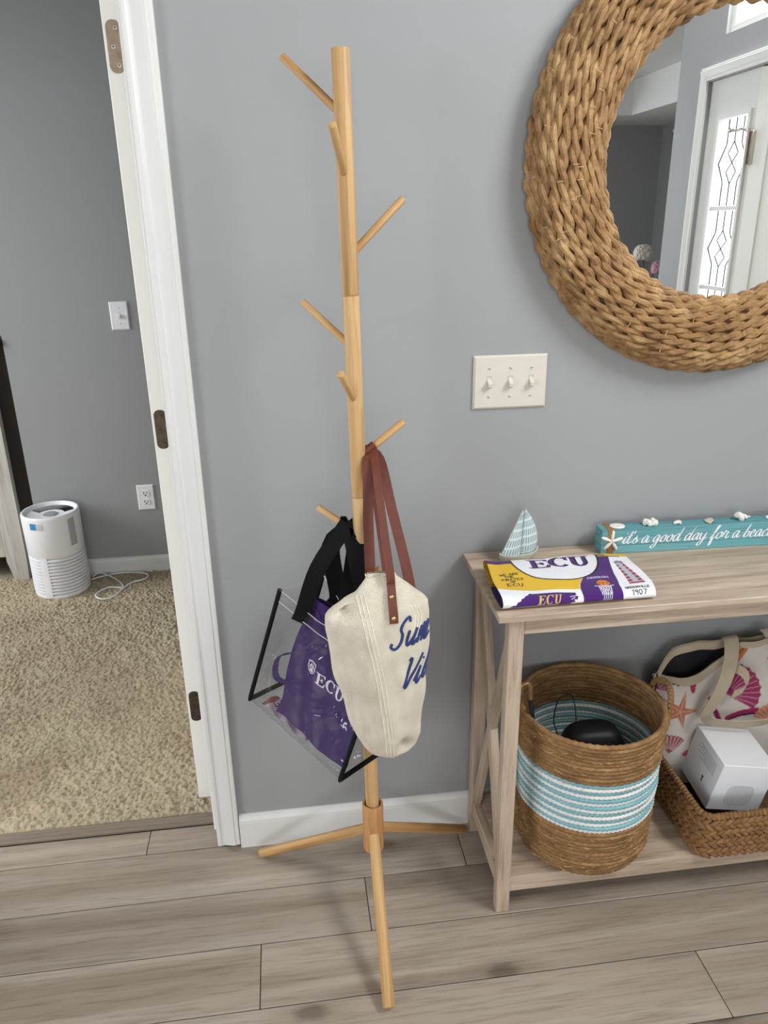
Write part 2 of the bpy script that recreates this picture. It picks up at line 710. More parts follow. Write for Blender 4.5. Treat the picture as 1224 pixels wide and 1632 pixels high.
CAPS = {
    'A': [[(0, 0), (.35, 1), (.7, 0)], [(.15, .4), (.55, .4)]],
    'C': [[(.65, .85), (.4, 1), (.1, .8), (0, .45), (.12, .1), (.4, 0), (.68, .15)]],
    'E': [[(.6, 1), (0, 1), (0, 0), (.62, 0)], [(0, .5), (.5, .5)]],
    'F': [[(.6, 1), (0, 1), (0, 0)], [(0, .5), (.5, .5)]],
    'G': [[(.65, .85), (.4, 1), (.1, .8), (0, .45), (.12, .1), (.4, 0), (.66, .15), (.66, .45), (.4, .45)]],
    'H': [[(0, 1), (0, 0)], [(.6, 1), (.6, 0)], [(0, .5), (.6, .5)]],
    'I': [[(.15, 1), (.15, 0)]],
    'L': [[(0, 1), (0, 0), (.55, 0)]],
    'N': [[(0, 0), (0, 1), (.6, 0), (.6, 1)]],
    'O': [[(.35, 1), (.05, .8), (0, .4), (.2, .03), (.5, .05), (.7, .4), (.62, .85), (.35, 1)]],
    'P': [[(0, 0), (0, 1), (.5, .95), (.58, .7), (.45, .48), (0, .45)]],
    'R': [[(0, 0), (0, 1), (.5, .95), (.58, .72), (.45, .5), (0, .48), (.6, 0)]],
    'S': [[(.6, .85), (.35, 1), (.08, .8), (.3, .52), (.58, .3), (.35, .02), (.02, .15)]],
    'T': [[(0, 1), (.7, 1)], [(.35, 1), (.35, 0)]],
    'U': [[(0, 1), (.03, .25), (.3, 0), (.58, .22), (.62, 1)]],
    'V': [[(0, 1), (.32, 0), (.65, 1)]],
    'W': [[(0, 1), (.18, 0), (.4, .65), (.6, 0), (.82, 1)]],
    '1': [[(.05, .8), (.25, 1), (.25, 0)]],
    '9': [[(.55, .7), (.3, 1), (.03, .75), (.2, .5), (.5, .6), (.55, .8), (.5, 0)]],
    '0': [[(.3, 1), (.05, .8), (0, .4), (.2, .0), (.45, .05), (.6, .4), (.55, .85), (.3, 1)]],
    '7': [[(0, 1), (.6, 1), (.25, 0)]],
}


def cap_text(txt, h, gap=.28):
    out, x = [], 0
    for ch in txt:
        if ch == ' ':
            x += .55 * h
            continue
        wmax = 0
        for st in CAPS[ch]:
            out.append([(x + a * h, b * h) for a, b in st])
            wmax = max(wmax, max(a for a, b in st))
        x += (wmax + gap) * h
    return out, x - gap * h


def serif(ch, h, wf=.95):
    """bold serif capital as polygons, unit origin bottom left"""
    w_ = h * wf
    s = h * .2
    t = h * .07
    if ch == 'E':
        P = [[(0, 0), (w_ * .92, 0), (w_, h * .3), (w_ * .93, h * .3), (w_ * .8, t), (w_ * .16 + s, t), (w_ * .16 + s, h * .47), (w_ * .6, h * .47),
              (w_ * .65, h * .36), (w_ * .71, h * .36), (w_ * .71, h * .66), (w_ * .65, h * .66), (w_ * .6, h * .54), (w_ * .16 + s, h * .54),
              (w_ * .16 + s, h - t), (w_ * .76, h - t), (w_ * .88, h * .75), (w_ * .95, h * .75), (w_ * .9, h), (0, h), (0, h - t),
              (w_ * .16, h - t), (w_ * .16, t), (0, t)]]
    elif ch == 'C':
        o, i_ = [], []
        for k in range(29):
            a = math.radians(42 + k * (360 - 80) / 28)
            o.append((w_ * .5 + w_ * .5 * math.cos(a), h * .5 + h * .52 * math.sin(a)))
            i_.append((w_ * .54 + w_ * .3 * math.cos(a), h * .5 + h * .44 * math.sin(a)))
        P = [o + i_[::-1], [(w_ * .86, h * .62), (w_ * .93, h * .62), (w_ * .93, h * 1.0), (w_ * .87, h * 1.0), (w_ * .8, h * .86)]]
    else:
        o, i_ = [], []
        for k in range(17):
            a = PI + PI * k / 16
            o.append((w_ * .5 + w_ * .36 * math.cos(a), h * .33 + h * .35 * math.sin(a)))
            i_.append((w_ * .53 + w_ * (.53 - .36) * math.cos(a) + 0, h * .33 + h * .26 * math.sin(a)))
        P = [[(0, h), (0, h - t), (w_ * .14, h - t)] + o + [(w_ * .86, h - t), (w_, h - t), (w_, h), (w_ * .6, h), (w_ * .6, h - t), (w_ * .72, h - t)] +
             i_[::-1] + [(w_ * .36, h - t), (w_ * .5, h - t), (w_ * .5, h)]]
    return P


SCRIPT = {
    'i': ([[(.0, .2), (.2, 1), (.14, .3), (.25, .02), (.45, .3)], [(.24, 1.36), (.27, 1.46)]], .42),
    't': ([[(0, .2), (.28, 1.75), (.14, .35), (.27, .0), (.48, .3)], [(-.06, 1.05), (.46, 1.12)]], .44),
    "'": ([[(.12, 1.75), (.05, 1.4)]], .16),
    's': ([[(0, .15), (.3, 1.05), (.27, .8), (.45, .4), (.36, .03), (.08, .1)], [(.4, .1), (.62, .35)]], .56),
    'a': ([[(.52, .85), (.32, 1), (.06, .6), (.1, .06), (.32, .12), (.54, .95), (.5, .3), (.6, .0), (.8, .3)]], .74),
    'g': ([[(.52, .85), (.32, 1), (.06, .6), (.1, .1), (.32, .16), (.54, .95), (.46, -.2), (.26, -.8), (.02, -.62), (.3, -.12), (.76, .3)]], .74),
    'o': ([[(.42, .98), (.14, .8), (.05, .25), (.26, 0), (.48, .3), (.48, .85), (.38, .98), (.52, .74), (.74, .8)]], .66),
    'd': ([[(.52, .85), (.32, 1), (.06, .6), (.1, .05), (.32, .1), (.56, 1.0), (.7, 1.9)], [(.7, 1.9), (.52, .35), (.62, 0), (.84, .3)]], .8),
    'y': ([[(.04, 1), (.06, .35), (.22, .03), (.42, .3), (.56, 1)], [(.56, 1), (.46, -.2), (.26, -.8), (.02, -.62), (.32, -.12), (.78, .3)]], .76),
    'f': ([[(.02, .1), (.34, 1.2), (.5, 1.8), (.36, 1.86), (.25, 1.0), (.12, -.72), (.26, -.78), (.3, .0), (.6, .35)], [(.04, .95), (.5, 1.02)]], .56),
    'r': ([[(0, .2), (.14, 1.15), (.2, .9), (.46, .92), (.38, .3), (.5, .0), (.72, .3)]], .66),
    'b': ([[(0, .2), (.3, 1.85), (.1, .35), (.2, 0), (.44, .15), (.48, .75), (.34, .8), (.7, .72)]], .64),
    'e': ([[(0, .3), (.34, .55), (.4, .9), (.22, .98), (.06, .5), (.18, .02), (.42, .08), (.62, .35)]], .58),
    'c': ([[(.46, .8), (.3, 1), (.06, .6), (.1, .08), (.34, .02), (.58, .33)]], .54),
    'h': ([[(0, .2), (.3, 1.85), (.1, 0)], [(.12, .25), (.36, .98), (.46, .75), (.38, .12), (.48, 0), (.68, .3)]], .66),
    'S': ([[(.86, 1.5), (.72, 1.8), (.36, 1.62), (.32, 1.2), (.56, .8), (.58, .3), (.3, .0), (-.04, .2), (.02, .38)]], .9),
    'u': ([[(0, 1), (.02, .35), (.16, .03), (.38, .35), (.52, 1)], [(.52, 1), (.44, .25), (.54, 0), (.76, .3)]], .72),
    'm': ([[(0, 1), (.0, 0)], [(.02, .35), (.24, 1), (.32, .8), (.26, 0)], [(.28, .4), (.5, 1), (.58, .75), (.5, .12), (.62, 0), (.82, .3)]], .8),
    'V': ([[(0, 1.62), (.12, 1.7), (.2, 0), (.82, 1.8)]], .66),
}


def script(txt, h, slant=.22, gap=0):
    out, x = [], 0
    for ch in txt:
        if ch == ' ':
            x += .42 * h
            continue
        st, adv = SCRIPT[ch]
        for s_ in st:
            sm = catmull(s_, 6) if len(s_) > 2 else s_
            out.append([(x + (a + b * slant) * h, b * h) for a, b in sm])
        x += (adv + gap) * h
    return out, x

# ================================================================== THE SETTING
XL, XR, XR2, YF, ZC = -3.3, 2.0, 4.3, -7.4, 3.5
TZ1 = 3.36          # top of the tall window over the entry door
OPL, OPR, OPH = -1.06, -0.2505, 2.05          # bedroom doorway

m = MB()
m.box(OPR + .018, XR + .12, 0, .115, -.01, ZC)
m.box(XL - .12, OPL - .018, 0, .115, -.01, ZC)
m.box(OPL - .018, OPR + .018, 0, .115, OPH + .018, ZC)
struct(m.build('wall_back', WALL, smooth=False), 'grey painted wall with the round mirror and coat rack')

m = MB()
m.box(XR, XR + .12, -2.49, -2.20, -.01, ZC)
m.box(XR, XR + .12, -.86, 0, -.01, ZC)
m.box(XR, XR + .12, -2.20, -.86, 2.07, 2.24)
m.box(XR, XR + .12, -2.20, -.86, TZ1, ZC)
m.box(XR, XR + .12, -2.20, -2.10, 2.24, TZ1)
struct(m.build('wall_right', WALL, smooth=False), 'grey entry wall reflected in the mirror')
m = MB()
m.box(XR + .12, XR2 + .12, -2.49, -2.37, -.01, ZC)
struct(m.build('wall_living_return', WALL, smooth=False), 'grey wall behind the entry')
m = MB()
m.box(XR2, XR2 + .12, YF, -2.49, -.01, ZC)
struct(m.build('wall_living_right', WALL, smooth=False), 'grey side wall of the living room')
m = MB().box(XR + .121, XR2 + .3, -2.369, -2.355, -.01, ZC)  # added slab outside the entry, keeps the view through the sidelight white
struct(m.build('added_white_slab', plain('white_slab_paint', C(240, 240, 238), .6), smooth=False), 'white slab added outside to brighten the sidelight view')
WX0, WX1, WZ0, WZ1 = -1.25, 2.05, .6, 2.55
m = MB()
m.box(XL - .12, WX0, YF - .12, YF, -.01, ZC)
m.box(WX1, XR2 + .12, YF - .12, YF, -.01, ZC)
m.box(WX0, WX1, YF - .12, YF, -.01, WZ0)
m.box(WX0, WX1, YF - .12, YF, WZ1, ZC)
struct(m.build('wall_living_far', WALL, smooth=False), 'far grey wall of the living room')
LY0, LY1, LZ0, LZ1 = -4.1, -1.7, .65, 2.45
m = MB()
m.box(XL - .12, XL, YF, LY0, -.01, ZC)
m.box(XL - .12, XL, LY1, .115, -.01, ZC)
m.box(XL - .12, XL, LY0, LY1, -.01, LZ0)
m.box(XL - .12, XL, LY0, LY1, LZ1, ZC)
struct(m.build('wall_left', WALL, smooth=False), 'grey left wall of the living room')
# bedroom walls
BY = 1.74
m = MB().box(-1.13, .9, BY, BY + .12, -.01, ZC)
struct(m.build('wall_bedroom_far', WALL, smooth=False), 'grey bedroom wall seen through the doorway')
m = MB().box(.9, 1.02, .115, BY + .12, -.01, ZC)
struct(m.build('wall_bedroom_right', WALL, smooth=False), 'grey right wall of the bedroom')
m = MB().box(-2.8, -1.01, 2.42, 2.54, -.01, ZC).box(-1.13, -1.01, BY + .12, 2.42, -.01, ZC)
struct(m.build('wall_bedroom_recess', WALL, smooth=False), 'grey recess wall behind the cabinet')
m = MB()
m.box(-2.92, -2.8, .115, .35, -.01, ZC).box(-2.92, -2.8, 1.55, 2.54, -.01, ZC)
m.box(-2.92, -2.8, .35, 1.55, -.01, .7).box(-2.92, -2.8, .35, 1.55, 2.2, ZC)
struct(m.build('wall_bedroom_left', WALL, smooth=False), 'grey left wall of the bedroom')
# ceiling with a dropped border in the living room
m = MB().box(XL - .12, XR2 + .12, YF - .12, 2.54, ZC, ZC + .1)
m.box(XL, XR2, YF, -2.62, 2.75, 2.85)
m.box(XL, XR2, YF, -6.55, 2.44, 2.75)
m.box(3.55, XR2, -6.55, -2.49, 2.44, 2.75)
struct(m.build('ceiling', CEIL, smooth=False), 'white ceiling with a dropped border')

# ---- floor planks
m = MB().box(XL - .12, XR2 + .12, YF - .12, .118, -.06, -.006)
floor = struct(m.build('floor', GAP, smooth=False), 'grey-brown wood-look plank floor')
W_ = .1521
Y3 = -.1532
rows = [(.082, Y3 + W_)] + [(Y3 - (k - 1) * W_, Y3 - k * W_) for k in range(0, 18)]
joints = {0: -.426, 1: .373, 2: .117, 3: -.1305, 4: .8105, 5: -.02}
PL = 1.22
pmesh = {}
for i, (ya, yb) in enumerate(rows):
    jx = joints.get(i, random.uniform(-.6, .6))
    x = jx - 3 * PL
    while x < XR2 - .5:
        x0, x1 = max(x, XL), min(x + PL, XR if i < 17 else XR2)
        if x1 - x0 > .05 and x0 < XR:
            key = (round(x1 - x0, 3), round(ya - yb, 3))
            mt = Matrix.Translation(((x0 + x1) / 2, (ya + yb) / 2, 0))
            if key not in pmesh:
                hx, hy = (x1 - x0) / 2 - .0009, (ya - yb) / 2 - .0011
                o = MB().box(-hx, hx, -hy, hy, -.0055, 0, .0013).build('plank', PLANK, floor, smooth=False, matrix=mt)
                pmesh[key] = o.data
            else:
                link('plank', pmesh[key], None, floor, mt)
        x += PL
# far living-room boards nobody can tell apart: one sheet
m = MB().box(XL, XR2, YF, rows[-1][1], -.0055, -.0002)
o = m.build('plank_field', PLANK, floor, smooth=False)
o['kind'] = 'stuff'
m = MB().box(XR + .12, XR2, rows[-1][1], -2.5, -.0055, -.0002)
o = m.build('plank_field', PLANK, floor, smooth=False)
o['kind'] = 'stuff'

# threshold strip
m = MB()
pr = [(.0, .0), (.0, .006), (.006, .0105), (.018, .0125), (.03, .0115), (.036, .007), (.036, 0)]
m.prism(pr, OPL, OPR, lambda a, b, d: (d, .083 + a, b))
struct(m.build('trim_threshold', wood('threshold_wood', C(120, 106, 92), C(140, 126, 110), C(158, 146, 130), 0, fine=90, coarse=10, rough=.4, stretch=.05),
               smooth=False), 'grey-brown threshold strip between planks and carpet')

# ---- carpet
m = MB().box(-2.8, .9, .119, 2.42, -.02, .004)
struct(m.build('floor_bedroom', CARPETM, smooth=False), 'bedroom floor under the carpet')
cx0, cx1, cy0, cy1 = -1.75, -.20, .117, BY + .01
nx, ny = 480, 500
gx, gy = np.meshgrid(np.linspace(cx0, cx1, nx), np.linspace(cy0, cy1, ny))


def smooth_noise(shape, k):
    a = rng.standard_normal(shape)
    ker = np.ones(k) / k
    for ax in (0, 1):
        for _ in range(2):
            a = np.apply_along_axis(lambda v: np.convolve(v, ker, 'same'), ax, a)
    return a / a.std()


hz = .0135 + .0025 * smooth_noise((ny, nx), 2) + .0010 * smooth_noise((ny, nx), 5) + .0012 * smooth_noise((ny, nx), 25)
hz = np.clip(hz, .004, .026)
hz[0] = .004
gx = gx + rng.normal(0, .0012, gx.shape)
gyj = gy + rng.normal(0, .0012, gy.shape)
vs = np.stack([gx, gyj, hz], -1).reshape(-1, 3)
idx = np.arange(nx * ny).reshape(ny, nx)
fs = np.stack([idx[:-1, :-1], idx[:-1, 1:], idx[1:, 1:], idx[1:, :-1]], -1).reshape(-1, 4)
m = MB()
m.v = vs.tolist()
m.f = fs.tolist()
o = m.build('carpet', CARPETM, None, fix=False, ang=180)
tag(o, 'beige plush carpet on the bedroom floor', 'carpet', kind='stuff')

# ---- baseboards
BBP = [(0, 0), (-.0135, 0), (-.0135, .074), (-.0125, .083), (-.0085, .091), (-.004, .0955), (0, .0965)]


def baseboard(name, x0, x1, y, label, z0=0):
    mm = MB().prism(BBP, x0, x1, lambda a, b, d: (d, y + a, z0 + b))
    return struct(mm.build(name, TRIM, smooth=False), label)


baseboard('baseboard_back', -.186, XR, 0, 'white baseboard behind the coat rack')
baseboard('baseboard_left', XL, OPL - .06, 0, 'white baseboard left of the doorway')
baseboard('baseboard_bedroom', -1.13, .9, BY, 'white baseboard along the bedroom wall', -.008)

# ---- door casing and jambs
CP = [(0, 0), (0, -.011), (.004, -.0125), (.009, -.0125), (.013, -.010), (.017, -.0095), (.024, -.012), (.036, -.0155), (.044, -.0165), (.046, -.0145),
      (.052, -.0145), (.056, -.0135), (.056, 0)]


def casing_leg(mm, xin, sgn, z0, z1, y0=0, flip=1):
    mm.prism(CP, z0, z1, lambda a, b, d: (xin + sgn * a, y0 + b * flip, d))


m = MB()
casing_leg(m, -.2440, 1, .012, OPH + .06)
casing_leg(m, OPL - .006, -1, .012, OPH + .06)
m.prism(CP, OPL - .06, -.19, lambda a, b, d: (d, b, OPH + .006 + a))
casing_leg(m, -.2440, 1, .0, OPH + .06, .115, -1)
trim = struct(m.build('trim_doorway', TRIM, smooth=False), 'white moulded door casing around the bedroom doorway')
m = MB()
m.box(OPR, OPR + .018, -.0005, .1155, .055, OPH, .0008)
m.box(OPL - .018, OPL, -.0005, .1155, .0, OPH, .0008)
m.box(OPL, OPR, -.0005, .1155, OPH, OPH + .018)
m.build('jamb', TRIM, trim, smooth=False)

# ---- bedroom door standing open, hinge edge towards us
m = MB().box(-.3005, -.2625, .128, .905, .052, 2.035, .0015)
door = struct(m.build('door_1', DOORW, smooth=False), 'white bedroom door swung open with bare hinge leaves on its edge')


def hinge(zc, mt, show):
    poly = []
    hw, hh, r = .0135, .0445, .012
    for (sx, sz, a0) in ((1, 1, 0), (-1, 1, 90), (-1, -1, 180), (1, -1, 270)):
        for k in range(7):
            a = math.radians(a0 + 15 * k)
            poly.append((sx * (hw - r) + r * math.cos(a), sz * (hh - r) + r * math.sin(a)))
    xc = -.2815
    h = MB().prism(poly, .1272, .129, lambda a, b, d: (xc + a, d, zc + b)).build('hinge', mt, door, smooth=False)
    # rim of the mortise around it
    for (dx, dz) in ((.004, .031), (-.003, 0), (.004, -.031)):
        s = MB()
        s.lathe([(.0001, 0), (.0035, 0), (.0042, .0006), (.0036, .0012), (.0001, .0013)], 14)
        mtx = Matrix.Translation((xc + dx, .1274, zc + dz)) @ Matrix.Rotation(PI / 2, 4, 'X')
        sc_o = s.build('screw', show, h, matrix=mtx)
        q = MB().box(-.0022, .0022, -.0005, .0005, .0011, .0016).box(-.0005, .0005, -.0022, .0022, .0011, .0016)
        q.v = [tuple(mtx @ Vector(p)) for p in q.v]
        # slot belongs to the screw but depth is limited to three levels: keep with the hinge
        q.build('screw_slot', DARK, h, smooth=False)


hinge(1.816, BRASSD, STEEL)
hinge(1.073, BRONZE, BRONZE)
hinge(.343, BRONZE, BRONZE)


# ---- front door and sidelight (seen in the mirror)
def yz_frame(mm, x0, x1, ya, yb, za, zb, wd):
    mm.box(x0, x1, ya, ya + wd, za, zb)
    mm.box(x0, x1, yb - wd, yb, za, zb)
    mm.box(x0, x1, ya + wd, yb - wd, zb - wd, zb)
    mm.box(x0, x1, ya + wd, yb - wd, za, za + wd)


m = MB()
for y, sg in ((-2.2, -1), (-.86, 1)):
    m.prism(CP, 0, 2.13, lambda a, b, d: (XR + b, y + sg * a, d))
m.prism(CP, -2.256, -.804, lambda a, b, d: (XR + b, d, 2.074 + a))
struct(m.build('trim_entry', TRIM, smooth=False), 'white moulded casing around the entry door')
m = MB()
m.box(XR + .02, XR + .065, -2.2, -2.085, 0, 2.07)
m.box(XR + .02, XR + .065, -1.85, -1.80, 0, 2.07)
m.box(XR + .02, XR + .065, -2.085, -1.85, 1.905, 2.07)
m.box(XR + .02, XR + .065, -2.085, -1.85, 0, .38)
sl = struct(m.build('window_1', TRIM, smooth=False), 'tall narrow sidelight with leaded glass beside the entry door')
m = MB()
yz_frame(m, XR + .008, XR + .022, -2.10, -1.835, .36, 1.92, .018)
m.build('glass_bead', TRIM, sl, smooth=False)
MB().box(XR + .036, XR + .042, -2.085, -1.85, .38, 1.905).build('pane', PANE, sl, smooth=False)
lead = plain('lead_came', C(70, 72, 76), .4, .8)
for zc in (1.53, 1.18, .82):
    MB().box(XR + .02, XR + .036, -2.085, -1.85, zc - .009, zc + .009).build('crossbar', TRIM, sl, smooth=False)
yc = -1.9675
for (za, zb) in ((1.54, 1.9), (1.19, 1.52), (.83, 1.17), (.39, .81)):
    zm = (za + zb) / 2
    hh = (zb - za) * .24
    segs = [((yc, za), (yc, zm - hh)), ((yc, zm + hh), (yc, zb))]
    for s in (-1, 1):
        segs += [((yc + s * .06, za), (yc + s * .06, zm - hh * .9)), ((yc + s * .06, zm + hh * .9), (yc + s * .06, zb)),
                 ((yc, zm + hh), (yc + s * .04, zm + hh * .45)), ((yc + s * .04, zm + hh * .45), (yc, zm)),
                 ((yc, zm), (yc + s * .04, zm - hh * .45)), ((yc + s * .04, zm - hh * .45), (yc, zm - hh)),
                 ((yc + s * .06, zm + hh * .9), (yc + s * .112, zm)), ((yc + s * .112, zm), (yc + s * .06, zm - hh * .9))]
    q = MB()
    for (a, b) in segs:
        q.tube([(XR + .030, a[0], a[1]), (XR + .030, b[0], b[1])], .0034, 4)
    q.build('lead_came', lead, sl, smooth=False)
m = MB().box(XR + .01, XR + .055, -1.797, -.865, .01, 2.065, .002)
fd = struct(m.build('door_2', DOORW, smooth=False), 'white entry door beside the sidelight')
m = MB()
yz_frame(m, XR + .002, XR + .012, -1.70, -.96, 1.1, 1.95, .03)
m.build('panel_moulding', DOORW, fd, smooth=False)
m = MB().box(XR - .004, XR + .012, -1.825, -1.775, 1.70, 1.83, .002)
m.tube([(XR - .012, -1.80, 1.69), (XR - .012, -1.80, 1.84)], .008, 10)
h = m.build('hinge', STEEL, fd)
m = MB().tube(catmull([(XR - .012, -1.80, 1.83), (XR - .03, -1.815, 1.84), (XR - .04, -1.84, 1.835), (XR - .05, -1.865, 1.84)], 5), .006, 8)
m.ball((XR - .05, -1.868, 1.84), .011)
m.build('guard_latch', STEEL, fd)
m = MB()
yz_frame(m, XR + .02, XR + .07, -2.10, -.86, 2.24, TZ1, .03)
tw = struct(m.build('window_2', TRIM, smooth=False), 'tall window above the entry door')
MB().box(XR + .04, XR + .046, -2.07, -.89, 2.27, TZ1 - .03).build('pane', PANE, tw, smooth=False)
# living-room and bedroom windows; the far-wall one is added for fill
m = MB()
yz_frame(m, XL - .09, XL - .04, LY0, LY1, LZ0, LZ1, .05)
m.box(XL - .08, XL - .05, LY0, LY1, 1.53, 1.57).box(XL - .08, XL - .05, -2.93, -2.87, LZ0, LZ1)
wl = struct(m.build('window_3', TRIM, smooth=False), 'living room window in the left wall')
MB().box(XL - .068, XL - .062, LY0 + .05, LY1 - .05, LZ0 + .05, LZ1 - .05).build('pane', PANE, wl, smooth=False)
m = MB()
for (a, b) in ((WX0, WX0 + .05), (WX1 - .05, WX1), (.37, .43)):
    m.box(a, b, YF - .09, YF - .04, WZ0, WZ1)
for (a, b) in ((WZ0, WZ0 + .05), (WZ1 - .05, WZ1), (1.55, 1.59)):
    m.box(WX0 + .05, WX1 - .05, YF - .09, YF - .04, a, b)
wf = struct(m.build('fill_window', TRIM, smooth=False), 'wide unseen window added in the far wall for frontal fill')
MB().box(WX0 + .05, WX1 - .05, YF - .068, YF - .062, WZ0 + .05, WZ1 - .05).build('pane', PANE, wf, smooth=False)
m = MB()
yz_frame(m, -2.89, -2.84, .35, 1.55, .7, 2.2, .05)
m.box(-2.88, -2.85, .35, 1.55, 1.43, 1.47)
wb = struct(m.build('window_5', TRIM, smooth=False), 'bedroom window in the left wall')
MB().box(-2.868, -2.862, .4, 1.5, .75, 2.15).build('pane', PANE, wb, smooth=False)

# ================================================================== COAT RACK
RB = Vector((.137, -.2, 0))
rack = thing('coat_rack', 'light pine coat rack with eight upward pegs and three splayed legs', 'coat rack', RB)


def pole_at(z):
    t = (z - .27) / 1.49
    return Vector((.1365 - .0195 * t, -.2, z))


def dowel(name, a, b, r, parent, mt=PINE, roll=0, bev=.0015, n=20):
    L = (Vector(b) - Vector(a)).length
    return MB().rod((0, 0, 0), (0, 0, L), r, n, bev).build(name, mt, parent, matrix=frame_to(a, b, roll))


for k, (za, zb) in enumerate(((.18, .615), (.6165, 1.0045), (1.006, 1.3785), (1.3805, 1.757))):
    dowel('pole_section', pole_at(za), pole_at(zb), .0148, rack, roll=k * 1.7, n=28, bev=.0012)
for z in (.616, 1.0053, 1.3795):
    dowel('joint_ring', pole_at(z - .0012), pole_at(z + .0012), .0141, rack, SLEEVE, bev=.0003)
# sleeve: a thick turned collar, hollow at its top
m = MB()
sp = [(.001, .137), (.0215, .137), (.0235, .139), (.0238, .20), (.0238, .262), (.0228, .2655), (.0192, .2655), (.0182, .263), (.0178, .245), (.001, .244)]
m.lathe(sp, 32, (.137, -.2))
m.build('leg_sleeve', SLEEVE, rack)
for k, (tip, r) in enumerate((((-.133, -.052, .0125), .012), ((.390, -.046, .0125), .012), ((.1295, -.503, .013), .0125))):
    t = Vector(tip)
    d = (Vector((t.x, t.y, 0)) - Vector((.137, -.2, 0))).normalized()
    a = Vector((.137, -.2, .192)) + d * .008
    dowel('leg', a, t, r, rack, roll=k * 2.1 + .6)
PEGS = [((.118, -.2, 1.661), (.027, -.133, 1.756)), ((.119, -.2, 1.567), (.094, -.283, 1.640)), ((.121, -.2, 1.443), (.222, -.155, 1.535)),
        ((.123, -.2, 1.287), (.038, -.158, 1.367)), ((.124, -.2, 1.190), (.094, -.270, 1.255)), ((.126, -.2, 1.079), (.2163, -.185, 1.1439)),
        ((.128, -.2, .921), (.0464, -.175, .9785)), ((.130, -.2, .815), (.153, -.275, .882))]
for k, (a, b) in enumerate(PEGS):
    a, b = Vector(a), Vector(b)
    t = (b - a).normalized()
    pg = dowel('peg', a + t * .006, b, .0068, rack, roll=k * 1.3, bev=.0011)


# ================================================================== WALL PLATES
def switch_plate(name, label, xs, x0, x1, z0, z1, y, mt, group=None, screws=True):
    t = thing(name, label, 'light switch', ((x0 + x1) / 2, y, (z0 + z1) / 2))
    mm = MB()
    c = .004
    mm.prism([(x0, z0), (x1, z0), (x1, z1), (x0, z1)], y, y - .003, lambda a, b, d: (a, d, b))
    mm.v[4:8] = mm.v[4:8]
    mm.add([(x0, y - .003, z0), (x1, y - .003, z0), (x1, y - .003, z1), (x0, y - .003, z1), (x0 + c, y - .0065, z0 + c), (x1 - c, y - .0065, z0 + c),
            (x1 - c, y - .0065, z1 - c), (x0 + c, y - .0065, z1 - c)], [(0, 1, 5, 4), (1, 2, 6, 5), (2, 3, 7, 6), (3, 0, 4, 7), (4, 5, 6, 7)])
    pl_ = mm.build('plate', mt, t, smooth=False)
    zc = (z0 + z1) / 2
    for (x, up) in xs:
        MB().box(x - .0052, x + .0052, y - .0068, y - .006, zc - .0125, zc + .0125).build('toggle_slot', DARK if up is None else mt, t, smooth=False)
        MB().box(x - .0056, x + .0056, y - .0067, y - .0064, zc + (.008 if up else -.013), zc + (.013 if up else -.008)).build('slot_shadow', DARK, t, smooth=False)
        s = 1 if not up else 1
        poly = [(y - .005, zc - .0105), (y - .010, zc - .011), (y - .0175, zc - .008), (y - .0185, zc - .001), (y - .0145, zc + .0015), (y - .005, zc + .0085)]
        MB().prism(poly, x - .0042, x + .0042, lambda a, b, d: (d, a, b)).build('toggle', mt, t, smooth=False)
        if screws:
            for dz in (.0302, -.0302):
                q = MB().lathe([(.0001, 0), (.003, 0), (.0034, .0006), (.0026, .0012), (.0001, .0013)], 12)
                mtx = Matrix.Translation((x, y - .0065, zc + dz)) @ Matrix.Rotation(PI / 2, 4, 'X')
                q.build('screw', mt, pl_, matrix=mtx)
                q = MB().box(-.0025, .0025, -.0005, .0005, .001, .0014)
                rz = Matrix.Rotation(random.uniform(-1, 1), 4, 'Z')
                q.v = [tuple(mtx @ rz @ Vector(p)) for p in q.v]
                q.build('screw_slot', DARK, pl_, smooth=False)
    return t


xc = .475
switch_plate('switch_plate', 'almond three-gang toggle switch plate below the mirror', [(xc - .046, 1), (xc, 1), (xc + .046, 1)], .3945, .5555, 1.1170, 1.2315, 0, PLATE)
switch_plate('switch_plate', 'white single toggle switch plate on the bedroom wall', [(-.657, 1)], -.6935, -.6205, 1.0995, 1.2125, BY, WHITEP)
t = thing('outlet_plate', 'white duplex outlet plate low on the bedroom wall', 'outlet', (-.648, BY, .37))
x0, x1, z0, z1, y = -.684, -.611, .311, .427, BY
m = MB()
m.prism([(x0, z0), (x1, z0), (x1, z1), (x0, z1)], y, y - .003, lambda a, b, d: (a, d, b))
c = .004
m.add([(x0, y - .003, z0), (x1, y - .003, z0), (x1, y - .003, z1), (x0, y - .003, z1), (x0 + c, y - .006, z0 + c), (x1 - c, y - .006, z0 + c),
       (x1 - c, y - .006, z1 - c), (x0 + c, y - .006, z1 - c)], [(0, 1, 5, 4), (1, 2, 6, 5), (2, 3, 7, 6), (3, 0, 4, 7), (4, 5, 6, 7)])
m.build('plate', WHITEP, t, smooth=False)
for zc in (.3885, .3495):
    xm = -.6475
    poly = [(xm + .017 * math.cos(a), zc + max(-.0135, min(.0135, .017 * math.sin(a)))) for a in [k * PI / 12 for k in range(24)]]
    rc = MB().prism(poly, y - .0055, y - .0085, lambda a, b, d: (a, d, b)).build('receptacle', WHITEP, t, smooth=False)
    q = MB().box(xm - .0085, xm - .0055, y - .0089, y - .0084, zc - .002, zc + .0075).box(xm + .0055, xm + .0085, y - .0089, y - .0084, zc - .001, zc + .0065)
    q.prism([(xm + .0032 * math.cos(k * PI / 5), zc - .0075 + .0032 * math.sin(k * PI / 5)) for k in range(10)], y - .0084, y - .0089, lambda a, b, d: (a, d, b))
    q.build('slots', DARK, rc, smooth=False)

